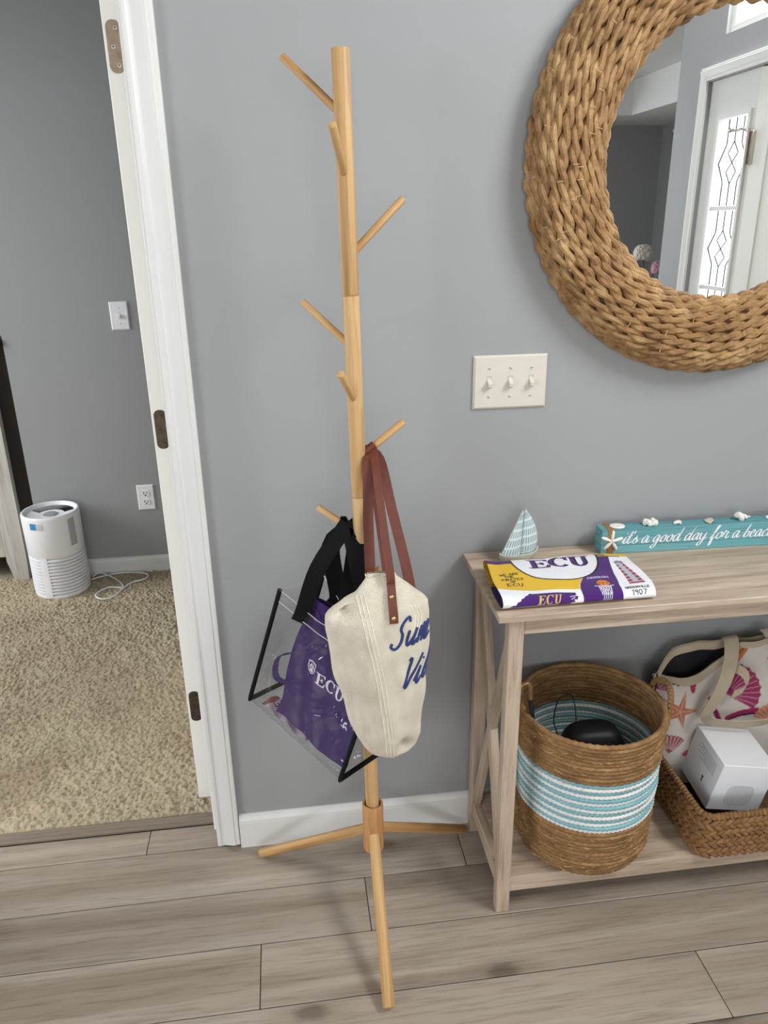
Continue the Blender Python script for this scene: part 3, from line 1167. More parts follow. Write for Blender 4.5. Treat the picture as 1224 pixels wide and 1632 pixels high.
# ================================================================== ROUND WOVEN MIRROR
MC = Vector((.908, 0, 1.606))
mir = thing('round_mirror', 'round mirror in a wide frame of coiled twisted seagrass rope', 'mirror', MC)
m = MB()
m.lathe([(.0005, -.020), (.285, -.020), (.285, -.0185), (.0005, -.0185)], 96)
m.v = [(MC.x + p[0], p[2], MC.z + p[1]) for p in m.v]
m.build('mirror_glass', MIRROR, mir, smooth=False)
m = MB()
prof = []
for k in range(17):
    a = PI * k / 16
    prof.append((.344 + .066 * math.cos(a), -.016 - .040 * math.sin(a)))
prof += [(.278, -.003), (.410, -.003)]
m.lathe(prof + [prof[0]], 96, cap0=False, cap1=False)
m.v = [(MC.x + p[0], p[2], MC.z + p[1]) for p in m.v]
m.build('frame_backing', plain('frame_backing', C(92, 68, 40), .9), mir)
NR = 13
for k in range(NR):
    a = math.radians(-6 + 192 * k / (NR - 1))
    R0 = .3445 + .0705 * math.cos(a)
    d0 = -.016 - .044 * max(-.15, math.sin(a))
    pitch = random.uniform(.070, .088)
    turns = round(2 * PI * R0 / pitch)
    segs = turns * 12
    nrm = Vector((math.cos(a), math.sin(a)))
    mm = MB()
    ph0 = random.uniform(0, 6)
    for st in range(2):
        path, rad = [], []
        sd = random.uniform(0, 50)
        for i in range(segs):
            th = 2 * PI * i / segs
            tw = turns * th + st * PI + ph0 + .9 * noise.noise((math.cos(th) * 2.3 + sd, math.sin(th) * 2.3, k))
            off = .0044
            nz = noise.noise((math.cos(th) * 6 + sd, math.sin(th) * 6, k * 3.1 + st))
            rr = R0 + (off * math.cos(tw)) + .0022 * nz
            dd = d0 - off * math.sin(tw) * 0.85 - .0018 * nz
            path.append((MC.x + rr * math.cos(th), dd, MC.z + rr * math.sin(th)))
            rad.append(.0071 * (1 + .16 * noise.noise((math.cos(th) * 14 + sd, math.sin(th) * 14, st)) + .16 * math.cos(tw * 2)))
        mm.tube(path, rad, 7, closed=True, up=(0, 1, 0))
    mm.build('rope_coil', SEAGRASS, mir, fix=False, ang=50)
# thin stitching ties between coils
m = MB()
for k in range(90):
    th = random.uniform(0, 2 * PI)
    a = math.radians(random.uniform(15, 165))
    R0 = .3445 + .0745 * math.cos(a)
    d0 = -.018 - .050 * math.sin(a)
    e = .006
    p0 = (MC.x + (R0 - e) * math.cos(th), d0 - .002, MC.z + (R0 - e) * math.sin(th))
    p1 = (MC.x + (R0 + e) * math.cos(th), d0 - .002, MC.z + (R0 + e) * math.sin(th))
    m.tube([p0, p1], .0007, 4)
o = m.build('stitching', plain('stitch_fibre', C(214, 184, 140), .7), mir, smooth=False)
o['kind'] = 'stuff'

# ================================================================== CONSOLE TABLE
TX0, TX1 = .381, 1.47
tab = thing('console_table', 'pale ash wood console table with X-braced ends and a low shelf', 'table', (.92, -.16, 0))
TZ = .78
MB().box(TX0, TX1, -.3145, -.004, .766, TZ, .001).build('tabletop', OAKX, tab, smooth=False)
LX = (.4065, TX1 - .0275)
for x in LX:
    for (ya, yb) in ((-.300, -.272), (-.046, -.018)):
        MB().box(x, x + .031, ya, yb, 0, .766, .0012).build('leg', OAKZ, tab, smooth=False)
for (ya, yb) in ((-.297, -.279), (-.039, -.021)):
    MB().box(LX[0] + .031, LX[1], ya, yb, .728, .766, .001).build('apron', OAKX, tab, smooth=False)
for x in LX:
    MB().box(x + .006, x + .025, -.272, -.046, .728, .766, .001).build('end_apron', OAKY, tab, smooth=False)
    MB().box(x + .004, x + .027, -.272, -.046, .058, .1, .001).build('end_stretcher', OAKY, tab, smooth=False)
    # X brace: two crossing bars between the legs
    for s, dx in ((1, .0), (-1, .0025)):
        a = Vector((x + .0155, -.046, .722 if s > 0 else .106))
        b = Vector((x + .0155, -.272, .106 if s > 0 else .722))
        L = (b - a).length
        t_ = (b - a).normalized()
        fm = Matrix((Vector((1, 0, 0)), t_.cross(Vector((1, 0, 0))).normalized(), t_)).transposed().to_4x4()
        MB().box(-.0095 + dx, .0095 - dx, -.0145, .0145, -.004, L + .004, .001).build(
            'cross_brace', OAKZ, tab, smooth=False, matrix=Matrix.Translation(a) @ fm)
MB().box(LX[0] + .027, LX[1] + .004, -.298, -.020, .0585, .1005, .001).build('shelf', OAKX, tab, smooth=False)

# ================================================================== SAILBOAT
BXY = Vector((.4955, -.060, TZ))
boat = thing('sailboat_figurine', 'small pale sailboat figurine with teal and white ribbed sails', 'figurine', BXY)
HULL = plain('pale_ceramic', C(190, 192, 178), .5, var=.05)
rotb = Matrix.Translation(BXY) @ Matrix.Rotation(math.radians(17), 4, 'Z')
L, Wd = .052, .0185


def hull_pt(u, v):
    # u around, v bottom..rim..inside
    a = 2 * PI * u
    prof_ = [(0, .0), (.70, .0), (.84, .004), (.97, .013), (1.0, .0185), (.97, .0195), (.90, .018), (.84, .012), (.0, .0115)]
    s_ = v * (len(prof_) - 1)
    i = min(int(s_), len(prof_) - 2)
    f = s_ - i
    k = prof_[i][0] * (1 - f) + prof_[i + 1][0] * f
    z = prof_[i][1] * (1 - f) + prof_[i + 1][1] * f
    ca, sa = math.cos(a), math.sin(a)
    x = L * k * math.copysign(abs(ca) ** .9, ca)
    y = Wd * k * math.copysign(abs(sa) ** 1.25, sa) * (1 - .25 * (ca < 0) * abs(ca))
    z = z * (1 + .35 * abs(ca) ** 3)
    return (x, y, z)


m = MB().grid(hull_pt, 40, 17, closeu=True)
m.v = [tuple(rotb @ Vector(p)) for p in m.v]
m.build('hull', HULL, boat)
m = MB().rod((.004, 0, .011), (.0085, 0, .118), .0016, 8, .0004)
m.v = [tuple(rotb @ Vector(p)) for p in m.v]
m.build('mast', plain('mast_wood', C(84, 78, 70), .6), boat)


def sail(front, sgn, name):
    """front edge straight (mast), free edge list; thin plate with raised ribs"""
    nu, nv = 15, 27
    mm = MB()
    cols = []

    def edge(v):
        z = .016 + (.119 - .016) * v
        xm = .0045 + .004 * v
        if sgn < 0:
            w_ = .0515 * (1 - v) ** .98 + .0025
            return xm - .001, xm - w_, z
        w_ = .041 * (math.sin(PI * min(1, .62 * (1 - v) + .0)) ** .9) * 1.0 + .001
        return xm + .001, xm + w_, z

    for side in (0, 1):
        for j in range(nv):
            v = j / (nv - 1)
            xa, xb, z = edge(v)
            for i in range(nu):
                u = i / (nu - 1)
                x = xa + (xb - xa) * u
                y = -.006 * math.sin(PI * u) * (1 - v * .6) + (.0011 if side else -.0011)
                rib = (i % 2 == 0) or (j % 5 == 0)
                y += (-.0007 if not side else .0007) * rib
                mm.v.append((x, y, z + .004 * u * (1 if sgn > 0 else -.3)))
                cols.append(C(222, 232, 230) if rib else C(104, 140, 146))
    n1 = nu * nv
    for side in (0, 1):
        for j in range(nv - 1):
            for i in range(nu - 1):
                q = [side * n1 + j * nu + i, side * n1 + j * nu + i + 1, side * n1 + (j + 1) * nu + i + 1, side * n1 + (j + 1) * nu + i]
                mm.f.append(tuple(q))
    ring = [j * nu for j in range(nv)] + [(nv - 1) * nu + i for i in range(1, nu)] + [j * nu + nu - 1 for j in range(nv - 2, -1, -1)] + [i for i in range(nu - 2, 0, -1)]
    for k in range(len(ring)):
        a, b = ring[k], ring[(k + 1) % len(ring)]
        mm.f.append((a, b, b + n1, a + n1))
    mm.v = [tuple(rotb @ Vector(p)) for p in mm.v]
    return mm.build(name, ATTRM, boat, colors=cols, ang=60)


def attr_mat(name, rough=.7):
    t = NT(name)
    at = t.n('Attribute', attribute_name='print')
    t.base(at.outputs['Color']).p(rough, 0, .3)
    return t.m


ATTRM = attr_mat('painted_colour_layer')
sail(0, -1, 'sail')
sail(0, 1, 'sail')

# ================================================================== BEACH SIGN
SA = math.radians(-1.6)
SX, SY = .688, -.062
sign = thing('beach_sign', 'teal wooden block sign with shells and white script lettering', 'sign', (SX, SY, TZ))
SM = Matrix.Translation((SX, SY, TZ)) @ Matrix.Rotation(SA, 4, 'Z')
SL, SD, SH = .56, .040, .0585


def S3(p):
    return tuple(SM @ Vector(p))


def sbuild(mm, name, mt, par=sign, **k):
    mm.v = [S3(p) for p in mm.v]
    return mm.build(name, mt, par, **k)


hs = SH / 3
for k in range(3):
    sbuild(MB().box(0, SL, 0, SD, k * hs + .0004, (k + 1) * hs - .0004, .0009), 'board', TEAL, smooth=False)
sbuild(MB().box(.002, SL - .002, .002, SD - .002, .002, SH - .002), 'core', plain('dark_teal_core', C(38, 76, 82), .8), smooth=False)
# lettering
strokes, wt = script("it's a good day for a beach", 1.0, slant=.24)
hl = .0172
kx = .0162 * .96
x_start = .047
pen = Vector((math.cos(math.radians(25)), math.sin(math.radians(25)))) * .00215
letters = MB()
target_w = .362
kx = target_w / wt
for st in strokes:
    P = [(x_start + a * kx, .0235 + b * hl) for a, b in st]
    n = len(P)
    if n == 2 or (n > 2 and abs(P[0][0] - P[-1][0]) + abs(P[0][1] - P[-1][1]) < .004 and n < 5):
        pass
    o0 = len(letters.v)
    for (x, z) in P:
        letters.v += [(x - pen.x, -.0005, z - pen.y * .6), (x + pen.x, -.0005, z + pen.y * .6)]
    for i in range(n - 1):
        letters.f.append((o0 + 2 * i, o0 + 2 * i + 1, o0 + 2 * i + 3, o0 + 2 * i + 2))
    # hairline so thin joins stay visible
    letters.tube([(x, -.0002, z) for x, z in P], .0006, 4)
sbuild(letters, 'lettering', WHITEINK, fix=False, smooth=False)
# burlap wrap
m = MB().box(.0135, .0295, -.0012, SD + .0012, -.0, SH + .0012, .001)
sbuild(m, 'burlap_band', BURLAP, smooth=False)
for xx in (.017, .0215, .026):
    m = MB().tube([(xx, -.0016, .001), (xx, -.0016, SH + .001), (xx, SD, SH + .0016)], .001, 6)
    sbuild(m, 'twine', BURLAP)


def star(cx, cz, R, n=5, rot=0.25, th=.006, amp=.35):
    mm = MB()
    K = 60
    rings = 7
    for j in range(rings):
        s = j / (rings - 1)
        for k in range(K):
            a = 2 * PI * k / K
            lob = (.5 + .5 * math.cos(n * (a - rot))) ** 1.7
            r = R * (amp + (1 - amp) * lob) * (1 - s)
            h_ = th * (1 - (1 - s) ** 2.2) ** .6 * (.6 + .4 * lob)
            mm.v.append((cx + r * math.cos(a), -.0012 - h_, cz + r * math.sin(a)))
    for j in range(rings - 1):
        for k in range(K):
            l = (k + 1) % K
            mm.f.append((j * K + k, j * K + l, (j + 1) * K + l, (j + 1) * K + k))
    mm.f.append(tuple(range(K)))
    return mm


sbuild(star(.0235, .0325, .0275, amp=.2, rot=1.5), 'starfish', SHELLW)


def sand_dollar(cx, cy, r):
    mm = MB().lathe([(.0001, 0), (r, 0), (r * 1.02, .0012), (r * .96, .0028), (r * .5, .0044), (.0001, .005)], 28)
    mm.v = [(cx + p[0] * 1.05, cy + p[1] * .86, SH + .0005 + p[2]) for p in mm.v]
    return mm


def scallop(cx, cy, r, rz, tilt, ridges=9, h=.6):
    mm = MB()
    nu, nv = 33, 8
    for side in (0, 1):
        for j in range(nv):
            for i in range(nu):
                a = math.radians(-62 + 124 * i / (nu - 1))
                s = j / (nv - 1)
                rr = r * 1.7 * s * (1 + .04 * math.cos(a * ridges * 2.9) * s)
                hh = r * h * math.sin(PI * s ** .75) * math.cos(a * .9) ** .7 * (1 + .12 * math.cos(a * ridges * 2.9))
                mm.v.append((rr * math.sin(a) * .85, rr * math.cos(a) - r * .8, (hh if side else hh * .72) + (.0 if side else -.0008)))
    n1 = nu * nv
    for side in (0, 1):
        for j in range(nv - 1):
            for i in range(nu - 1):
                mm.f.append((side * n1 + j * nu + i, side * n1 + j * nu + i + 1, side * n1 + (j + 1) * nu + i + 1, side * n1 + (j + 1) * nu + i))
    for i in range(nu - 1):
        a, b = (nv - 1) * nu + i, (nv - 1) * nu + i + 1
        mm.f.append((a, b, b + n1, a + n1))
    R_ = Matrix.Translation((cx, cy, SH + .0015)) @ Matrix.Rotation(rz, 4, 'Z') @ Matrix.Rotation(tilt, 4, 'X')
    mm.v = [tuple(R_ @ Vector(p)) for p in mm.v]
    return mm


sbuild(sand_dollar(.042, .020, .0165), 'sand_dollar', SHELLW)
sbuild(sand_dollar(.418, .020, .0165), 'sand_dollar', SHELLW)
# knobbly coral-like shell
m = MB()
for k in range(13):
    a = 2 * PI * k / 13
    m.ball((.121 + .012 * math.cos(a) * (1 + .2 * math.sin(3 * a)), .02 + .008 * math.sin(a), SH + .004 + .0025 * (k % 3)), .0055, 8, 6, (1.1, 1, .9), .12)
m.ball((.121, .02, SH + .006), .008, 10, 7, (1.3, 1, .7), .1)
sbuild(m, 'shell', SHELLW)
sbuild(scallop(.187, .02, .0105, .5, .12), 'shell', SHELLW)
sbuild(scallop(.263, .02, .013, 1.2, .1, 13, .55), 'shell', SHELLG)
# whelk: a tapering spiral body
m = MB()
path, rad = [], []
for i in range(60):
    s = i / 59
    a = s * 5 * PI
    r = .0065 * (1 - s) ** 1.1
    path.append((.345 - .014 + .03 * s, .02 + r * math.cos(a), SH + .007 + r * math.sin(a)))
    rad.append(.0066 * (1 - s) ** .9 + .0008)
m.tube(path, rad, 10)
sbuild(m, 'shell', SHELLW)

# ================================================================== FOLDED PRINTED CLOTH
PUR, YEL, WHT, BLK = (74, 34, 110), (226, 184, 48), (236, 236, 240), (26, 22, 28)
R = Raster(.325, .215, .0006, WHT)
R.poly([(0, .060), (.09, .052), (.166, .045), (.168, .06), (.182, .085), (.20, .115), (.20, .18), (0, .18)], YEL)
R.poly([(0, .1785), (.0, .215), (.3, .215), (.3, .1785)], PUR)
R.poly([(.166, .0), (.166, .045), (.170, .062), (.184, .088), (.205, .12), (.215, .19), (.276, .19), (.268, .15), (.256, .1), (.248, .05), (.250, .0)], PUR)
R.poly([(.215, .183), (.33, .183), (.33, .215), (.2, .215)], YEL)
R.poly([(.235, .188), (.245, .184), (.255, .188), (.262, .184), (.27, .19), (.25, .195)], BLK)
R.ell(.151, .186, .0985, .1035, BLK)
R.ell(.151, .186, .0942, .0992, WHT)
x = .088
for ch, wf in (('E', .95), ('C', .9), ('U', .95)):
    for P in serif(ch, .049, wf):
        R.poly([(x + a + .004, .148 + b * .95) for a, b in P], BLK)
        R.poly([(x + a, .150 + b * .95) for a, b in P], PUR)
    x += .049 * wf + .0
# state outline with italic letters
NC = [(.012, .006), (.02, .012), (.026, .0125), (.03, .018), (.037, .0205), (.039, .025), (.045, .0275), (.05, .0335), (.056, .037), (.059, .0425), (.062, .0415),
      (.11, .0385), (.1515, .0355), (.1535, .029), (.150, .0275), (.156, .024), (.153, .017), (.146, .018), (.149, .0125), (.141, .0105), (.135, .0045),
      (.12, .0035), (.108, .008), (.085, .0065), (.07, .0075), (.045, .0075), (.03, .0055)]
R.poly(NC, PUR)
for k, (a, b) in enumerate((((.139, .0245), (.153, .0265)), ((.141, .0185), (.149, .0225)))):
    R.line([a, b], .0012, WHT)
x = .070
for ch in 'ECU':
    for P in serif(ch, .021, .72):
        R.poly([(x + a + b * .28, .0105 + b) for a, b in P], (214, 186, 96))
    x += .0165
for txt, h, x, y, c in (('WE ARE', .0078, .0185, .123, BLK), ('THE', .0075, .0275, .1125, BLK), ('PIRATES', .0078, .0195, .101, BLK), ('OF', .0065, .036, .0915, BLK),
                        ('ECU', .0125, .026, .0745, BLK), ('ARRRGH', .0085, .192, .0815, (200, 180, 214)),
                        ('GREENVILLE', .0062, .2565, .0330, BLK), ('1907', .0105, .2685, .0165, BLK)):
    st, tw_ = cap_text(txt, h)
    for P in st:
        R.line([(x + a, y + b) for a, b in P], .0019 if h < .012 else .0024, c)
# ball and hoop
R.ell(.2165, .058, .0142, .0132, BLK)
R.ell(.2165, .058, .0135, .0125, (226, 128, 56))
for P in ([(.203, .056), (.23, .06)], [(.215, .046), (.218, .070)], [(.206, .067), (.2095, .058), (.206, .049)], [(.227, .067), (.2235, .058), (.228, .05)]):
    R.line(P, .0011, BLK)
R.line([(.197, .0478), (.205, .0455), (.226, .0455), (.235, .0482)], .0028, (214, 206, 216))
for k in range(5):
    f = k / 4
    xa, xb = .2035 + .025 * f, .2075 + .0165 * f
    xc2 = .2075 + .0165 * ((f + .5) % 1.001)
    R.line([(xa, .045), (xb + .003, .026), (xb, .008)], .001, WHT)
    R.line([(xa, .045), (.2045 + .0225 * max(0, f - .25), .034), (.2065 + .02 * max(0, f - .5), .021)], .001, WHT)
    R.line([(xa, .045), (.2045 + .0225 * min(1, f + .25), .034), (.2065 + .018 * min(1, f + .5), .021)], .001, WHT)
# striped tower drawing
TW = [(.2775, .146), (.2955, .149), (.2985, .11), (.3035, .052), (.2700, .051), (.2745, .1)]
R.poly(TW, (152, 52, 74))
for k in range(7):
    a = .058 + k * .0135
    R.poly([(.2705 + .001 * k, a), (.3025 - .0012 * k, a + .001), (.3020 - .0012 * k, a + .0035), (.2708 + .001 * k, a + .003)], (222, 206, 212))
R.poly([(.281, .146), (.2905, .147), (.293, .06), (.281, .06)], (176, 186, 196))
R.poly([(.2755, .146), (.2975, .149), (.294, .157), (.2895, .154), (.2865, .16), (.2815, .154), (.279, .155)], (132, 142, 156))
R.line([(.276, .148), (.2975, .150)], .0012, (70, 70, 90))

CP_ = catmull([(-.13, .7818), (-.20, .7818), (-.268, .7818), (-.284, .7828), (-.2935, .7880), (-.2945, .7955), (-.2855, .8030), (-.26, .8062), (-.21, .8070), (-.16, .8075),
               (-.125, .8065), (-.108, .8025), (-.1025, .7955), (-.108, .7890), (-.125, .7868), (-.185, .7872)], 26)
CP_ = np.array(CP_)
arc = np.concatenate([[0], np.cumsum(np.hypot(*np.diff(CP_, axis=0).T))])
a0 = arc[np.argmin(np.abs(CP_[:, 0] + .287) + (CP_[:, 1] > .79) * 9)]
nv = int(arc[-1] / .0009)
sv = np.linspace(0, arc[-1], nv)
py, pz = np.interp(sv, arc, CP_[:, 0]), np.interp(sv, arc, CP_[:, 1])
nu = 340
uu = np.linspace(0, 1, nu)
cl = MB()
cols = []
for side in (0, 1):
    ty, tz = np.gradient(py), np.gradient(pz)
    ln = np.hypot(ty, tz)
    ny_, nz_ = tz / ln, -ty / ln
    off = 0 if side == 0 else .0011
    PX, PY = np.meshgrid(uu, np.arange(nv))
    u_, j_ = PX, PY.astype(int)
    yy, zz = py[j_], pz[j_]
    top = np.clip((zz - .785) / .02, 0, 1)
    wav = top * (.0012 * np.sin(u_ * 9 + yy * 40) + .0010 * np.sin(u_ * 21 - yy * 25) - .0022 * np.exp(-((u_ - 1) / .06) ** 2) * (yy > -.25))
    lift = top * .0035 * np.exp(-(u_ / .05) ** 2)
    x0e = .393 + .008 * np.clip((yy + .28) / .15, 0, 1) * (1) - .002 * np.sin((yy + .28) * 30)
    x1e = .7085 + .013 * np.clip((yy + .29) / .17, 0, 1) + .004 * np.sin((yy + .29) * 35)
    X = x0e + (x1e - x0e) * u_
    # outside normal of the strip is (-n): the print faces away from the fold's inside
    Yp = yy + ny_[j_] * off
    Zp = np.maximum(zz + nz_[j_] * off + wav + lift, TZ + .0003)
    cl.v += np.stack([X, Yp, Zp], -1).reshape(-1, 3).tolist()
    if side == 0:
        c_ = R.sample(u_ * .318, np.clip(sv[j_] - a0, 0, .214))
        under = (sv[j_] - a0) < 0
        c_[under] = C(*YEL)
        back = (sv[j_] - a0) > .208
        c_[back] = C(*YEL)
    else:
        c_ = np.empty(u_.shape + (4,))
        c_[:] = C(58, 26, 88)
        c_[(sv[j_] - a0) > .165] = C(212, 172, 44)
        c_[(sv[j_] - a0) < -.10] = C(212, 172, 44)
    cols.append(c_.reshape(-1, 4))
n1 = nu * nv
I = np.arange(n1).reshape(nv, nu)
q = np.stack([I[:-1, :-1], I[:-1, 1:], I[1:, 1:], I[1:, :-1]], -1).reshape(-1, 4)
cl.f = q.tolist() + (q[:, ::-1] + n1).tolist()
for seq in (I[:, 0], I[:, -1]):
    for a, b in zip(seq[:-1], seq[1:]):
        cl.f.append((int(a), int(b), int(b + n1), int(a + n1)))
for seq in (I[0], I[-1]):
    for a, b in zip(seq[:-1], seq[1:]):
        cl.f.append((int(a), int(b), int(b + n1), int(a + n1)))
CLOTHP = weave('printed_cotton', C(230, 230, 230), C(240, 240, 240), sc_=4200, bump=.25, attr=True, dist=.0003)
o = cl.build('folded_cloth', CLOTHP, None, fix=False, colors=np.concatenate(cols), ang=60)
tag(o, 'folded purple, gold and white printed cloth at the table corner', 'cloth')

# ================================================================== ROUND ROPE BASKET
BC = Vector((.643, -.178, .1005))
bas = thing('rope_basket', 'tall round jute rope basket with teal and white stripes', 'basket', BC)


def torus_rope(R_, r, strands, turns, n=160, k=9, amp=.2):
    mm = MB()
    for i in range(n):
        th = 2 * PI * i / n
        for j in range(k):
            ph = 2 * PI * j / k
            rr = r * (1 + amp * math.cos(strands * ph + turns * th))
            mm.v.append(((R_ + rr * math.cos(ph)) * math.cos(th), (R_ + rr * math.cos(ph)) * math.sin(th), rr * math.sin(ph)))
    for i in range(n):
        i2 = (i + 1) % n
        for j in range(k):
            j2 = (j + 1) % k
            mm.f.append((i * k + j, i2 * k + j, i2 * k + j2, i * k + j2))
    return mm


coil_mesh = {}
NC_ = 39
dz = .0094
for i in range(NC_):
    z = BC.z + .0058 + i * dz
    f = i / (NC_ - 1)
    rr = .1425 + .010 * min(1, i / 3) + .0075 * f
    rows_t = 25 - i            # 12 jute rows on top, 13 striped rows, jute below
    top_i = NC_ - 1 - i
    if 11 <= top_i <= 24:
        key = 'teal' if (top_i - 11) % 2 == 0 else 'white'
    else:
        key = 'jute'
    sc3 = Matrix.Diagonal((rr / .16, rr / .16 * (1 + .01 * math.sin(i * .7)), 1, 1))
    mt = Matrix.Translation((BC.x + .0012 * math.sin(i * 1.9) + .004 * f, BC.y + .001 * math.cos(i * 2.3), z)) @ Matrix.Rotation(i * 2.4, 4, 'Z') @ sc3
    if key not in coil_mesh:
        o = torus_rope(.16, .0056, 3, 64 if key == 'jute' else 96, n=448 if key == 'jute' else 576).build(
            'rope_coil', {'jute': JUTE, 'teal': COTTONT, 'white': COTTONW}[key], bas, fix=False, ang=180, matrix=mt)
        coil_mesh[key] = o.data
    else:
        link('rope_coil', coil_mesh[key], None, bas, mt)
m = MB().lathe([(.0005, BC.z + .0005), (.140, BC.z + .0005), (.147, BC.z + .004), (.140, BC.z + .009), (.0005, BC.z + .009)], 48, (BC.x, BC.y))
m.build('base', JUTE, bas)
for s, rz in ((1, -.02), (-1, -.02)):
    pts = []
    for (t_, up, outw) in ((-.30, -.065, .004), (-.27, -.025, .010), (-.20, .012, .014), (-.06, .026, .016), (.08, .024, .016), (.21, .010, .014), (.27, -.025, .010), (.30, -.065, .004)):
        a = (.03 if s > 0 else PI - .42) + t_
        r_ = .163 + outw
        pts.append((BC.x + .004 + r_ * math.cos(a), BC.y + r_ * math.sin(a), .468 + (up if s > 0 else -.07 - up)))
    P = catmull(pts, 10)
    mm = MB()
    for st in range(3):
        pth = []
        for i, p in enumerate(P):
            a = i * .75 + st * 2.094
            pth.append((p[0] + .0042 * math.cos(a), p[1] + .002 * math.cos(a), p[2] + .0042 * math.sin(a)))
        mm.tube(pth, .0048, 7)
    mm.build('handle', JUTE, bas)
# stray fibres of the jute
m = MB()
for k in range(160):
    a = random.uniform(PI, 2 * PI)
    z = random.choice((random.uniform(.12, .23), random.uniform(.36, .465)))
    r_ = .1555 + .012 * (z - .1) / .37 + .0055
    p = Vector((BC.x + r_ * math.cos(a), BC.y + r_ * math.sin(a), z))
    d = Vector((-math.sin(a), math.cos(a), random.uniform(-.5, .5))) * random.uniform(.006, .018) * random.choice((-1, 1))
    o_ = Vector((math.cos(a), math.sin(a), 0)) * random.uniform(.001, .004)
    m.tube([p, p + d * .5 + o_, p + d + o_ * .4], .0005, 3, caps=False)
o = m.build('loose_fibres', plain('jute_fibre', C(196, 160, 112), .8), bas, fix=False)
o['kind'] = 'stuff'

# umbrella standing in the basket
umb = thing('umbrella', 'black umbrella with a brass crook handle standing in the rope basket', 'umbrella', (.52, -.2, .11))
MB().rod((.548, -.20, .112), (.4935, -.203, .508), .0055, 10, .001).build('shaft', BLACKPLAST, umb)
hp = [(.4936, -.203, .506), (.4925, -.203, .52), (.4915, -.203, .535)]
for k in range(1, 10):
    a = PI * k / 9
    hp.append((.4805 + .011 * math.cos(a), -.203, .535 + .014 * math.sin(a)))
hp.append((.4695, -.203, .522))
MB().tube(catmull(hp, 3), .0052, 10).build('crook_handle', plain('brass_brown', C(150, 118, 84), .35, .6), umb)
m = MB()
m.lathe([(.004, .112), (.014, .118), (.026, .16), (.031, .25), (.026, .36), (.014, .42), (.007, .44)], 14)
m.v = [(p[0] + .548 - (.0515) * (p[2] - .112) / .37, p[1] - .20, p[2]) for p in m.v]
m.build('folded_canopy', BLACKPLAST, umb)
# black pouch
m = MB()


def pouch(u, v):
    a = 2 * PI * u
    z = .112 + .262 * (1 - math.cos(PI * v)) / 2
    k = max(.02, math.sin(PI * min(1, .12 + v * .88)) ** .38)
    wob = 1 + .05 * noise.noise((math.cos(a) * 2, math.sin(a) * 2, v * 4))
    x = .088 * k * math.copysign(abs(math.cos(a)) ** .7, math.cos(a)) * wob
    y = .052 * k * math.copysign(abs(math.sin(a)) ** .8, math.sin(a)) * wob
    return (.675 + x - .2 * (z - .3) * .3, -.142 + y, z)


m.grid(pouch, 40, 22, closeu=True)
o = m.build('black_pouch', BLACKPLAST, None)
tag(o, 'black fabric pouch filling the rope basket', 'pouch')
m = MB().tube(catmull([(.580, -.19, .372), (.572, -.15, .40), (.60, -.10, .425), (.635, -.085, .425), (.643, -.10, .395), (.64, -.12, .362)], 8), .0016, 6)
o = m.build('cord_loop', BLACKPLAST, None)
tag(o, 'thin black cord looped inside the rope basket', 'cord')

# ================================================================== WICKER BASKET
KX0, KX1, KY0, KY1, KZ0, KZ1 = .880, 1.255, -.3125, -.045, .1010, .218
wb_ = thing('wicker_basket', 'rectangular brown braided wicker basket on the low shelf', 'basket', ((KX0 + KX1) / 2, (KY0 + KY1) / 2, KZ0))


def rrect(x0, x1, y0, y1, r, n=8):
    P = []
    for (cx_, cy_, a0_) in ((x1 - r, y1 - r, 0), (x0 + r, y1 - r, 90), (x0 + r, y0 + r, 180), (x1 - r, y0 + r, 270)):
        for k in range(n + 1):
            a = math.radians(a0_ + 90 * k / n)
            P.append((cx_ + r * math.cos(a), cy_ + r * math.sin(a)))
    return P


def arcpath(P):
    P = [Vector((p[0], p[1])) for p in P] + [Vector((P[0][0], P[0][1]))]
    L_ = [0]
    for a, b in zip(P[:-1], P[1:]):
        L_.append(L_[-1] + (b - a).length)

    def at(s):
        s = s % L_[-1]
        for i in range(len(P) - 1):
            if s <= L_[i + 1]:
                d = (P[i + 1] - P[i])
                return P[i] + d * ((s - L_[i]) / max(1e-9, d.length)), d.normalized()
    return at, L_[-1]


# inner shell
mm = MB()
lay = []
for (ins, z) in ((.006, KZ0), (.003, KZ0 + .004), (.006, KZ1), (.012, KZ1), (.012, KZ0 + .006)):
    lay.append([(p[0], p[1], z) for p in rrect(KX0 + ins, KX1 - ins, KY0 + ins, KY1 - ins, .03)])
n = len(lay[0])
for l_ in lay:
    mm.v += l_
for j in range(len(lay) - 1):
    for i in range(n):
        k = (i + 1) % n
        mm.f.append((j * n + i, j * n + k, (j + 1) * n + k, (j + 1) * n + i))
mm.f.append(tuple(range(n)))
mm.f.append(tuple(range((len(lay) - 1) * n, len(lay) * n)))
mm.build('lining_weave', plain('dark_wicker', C(92, 64, 38), .8, var=.3, scale=120), wb_, smooth=False)
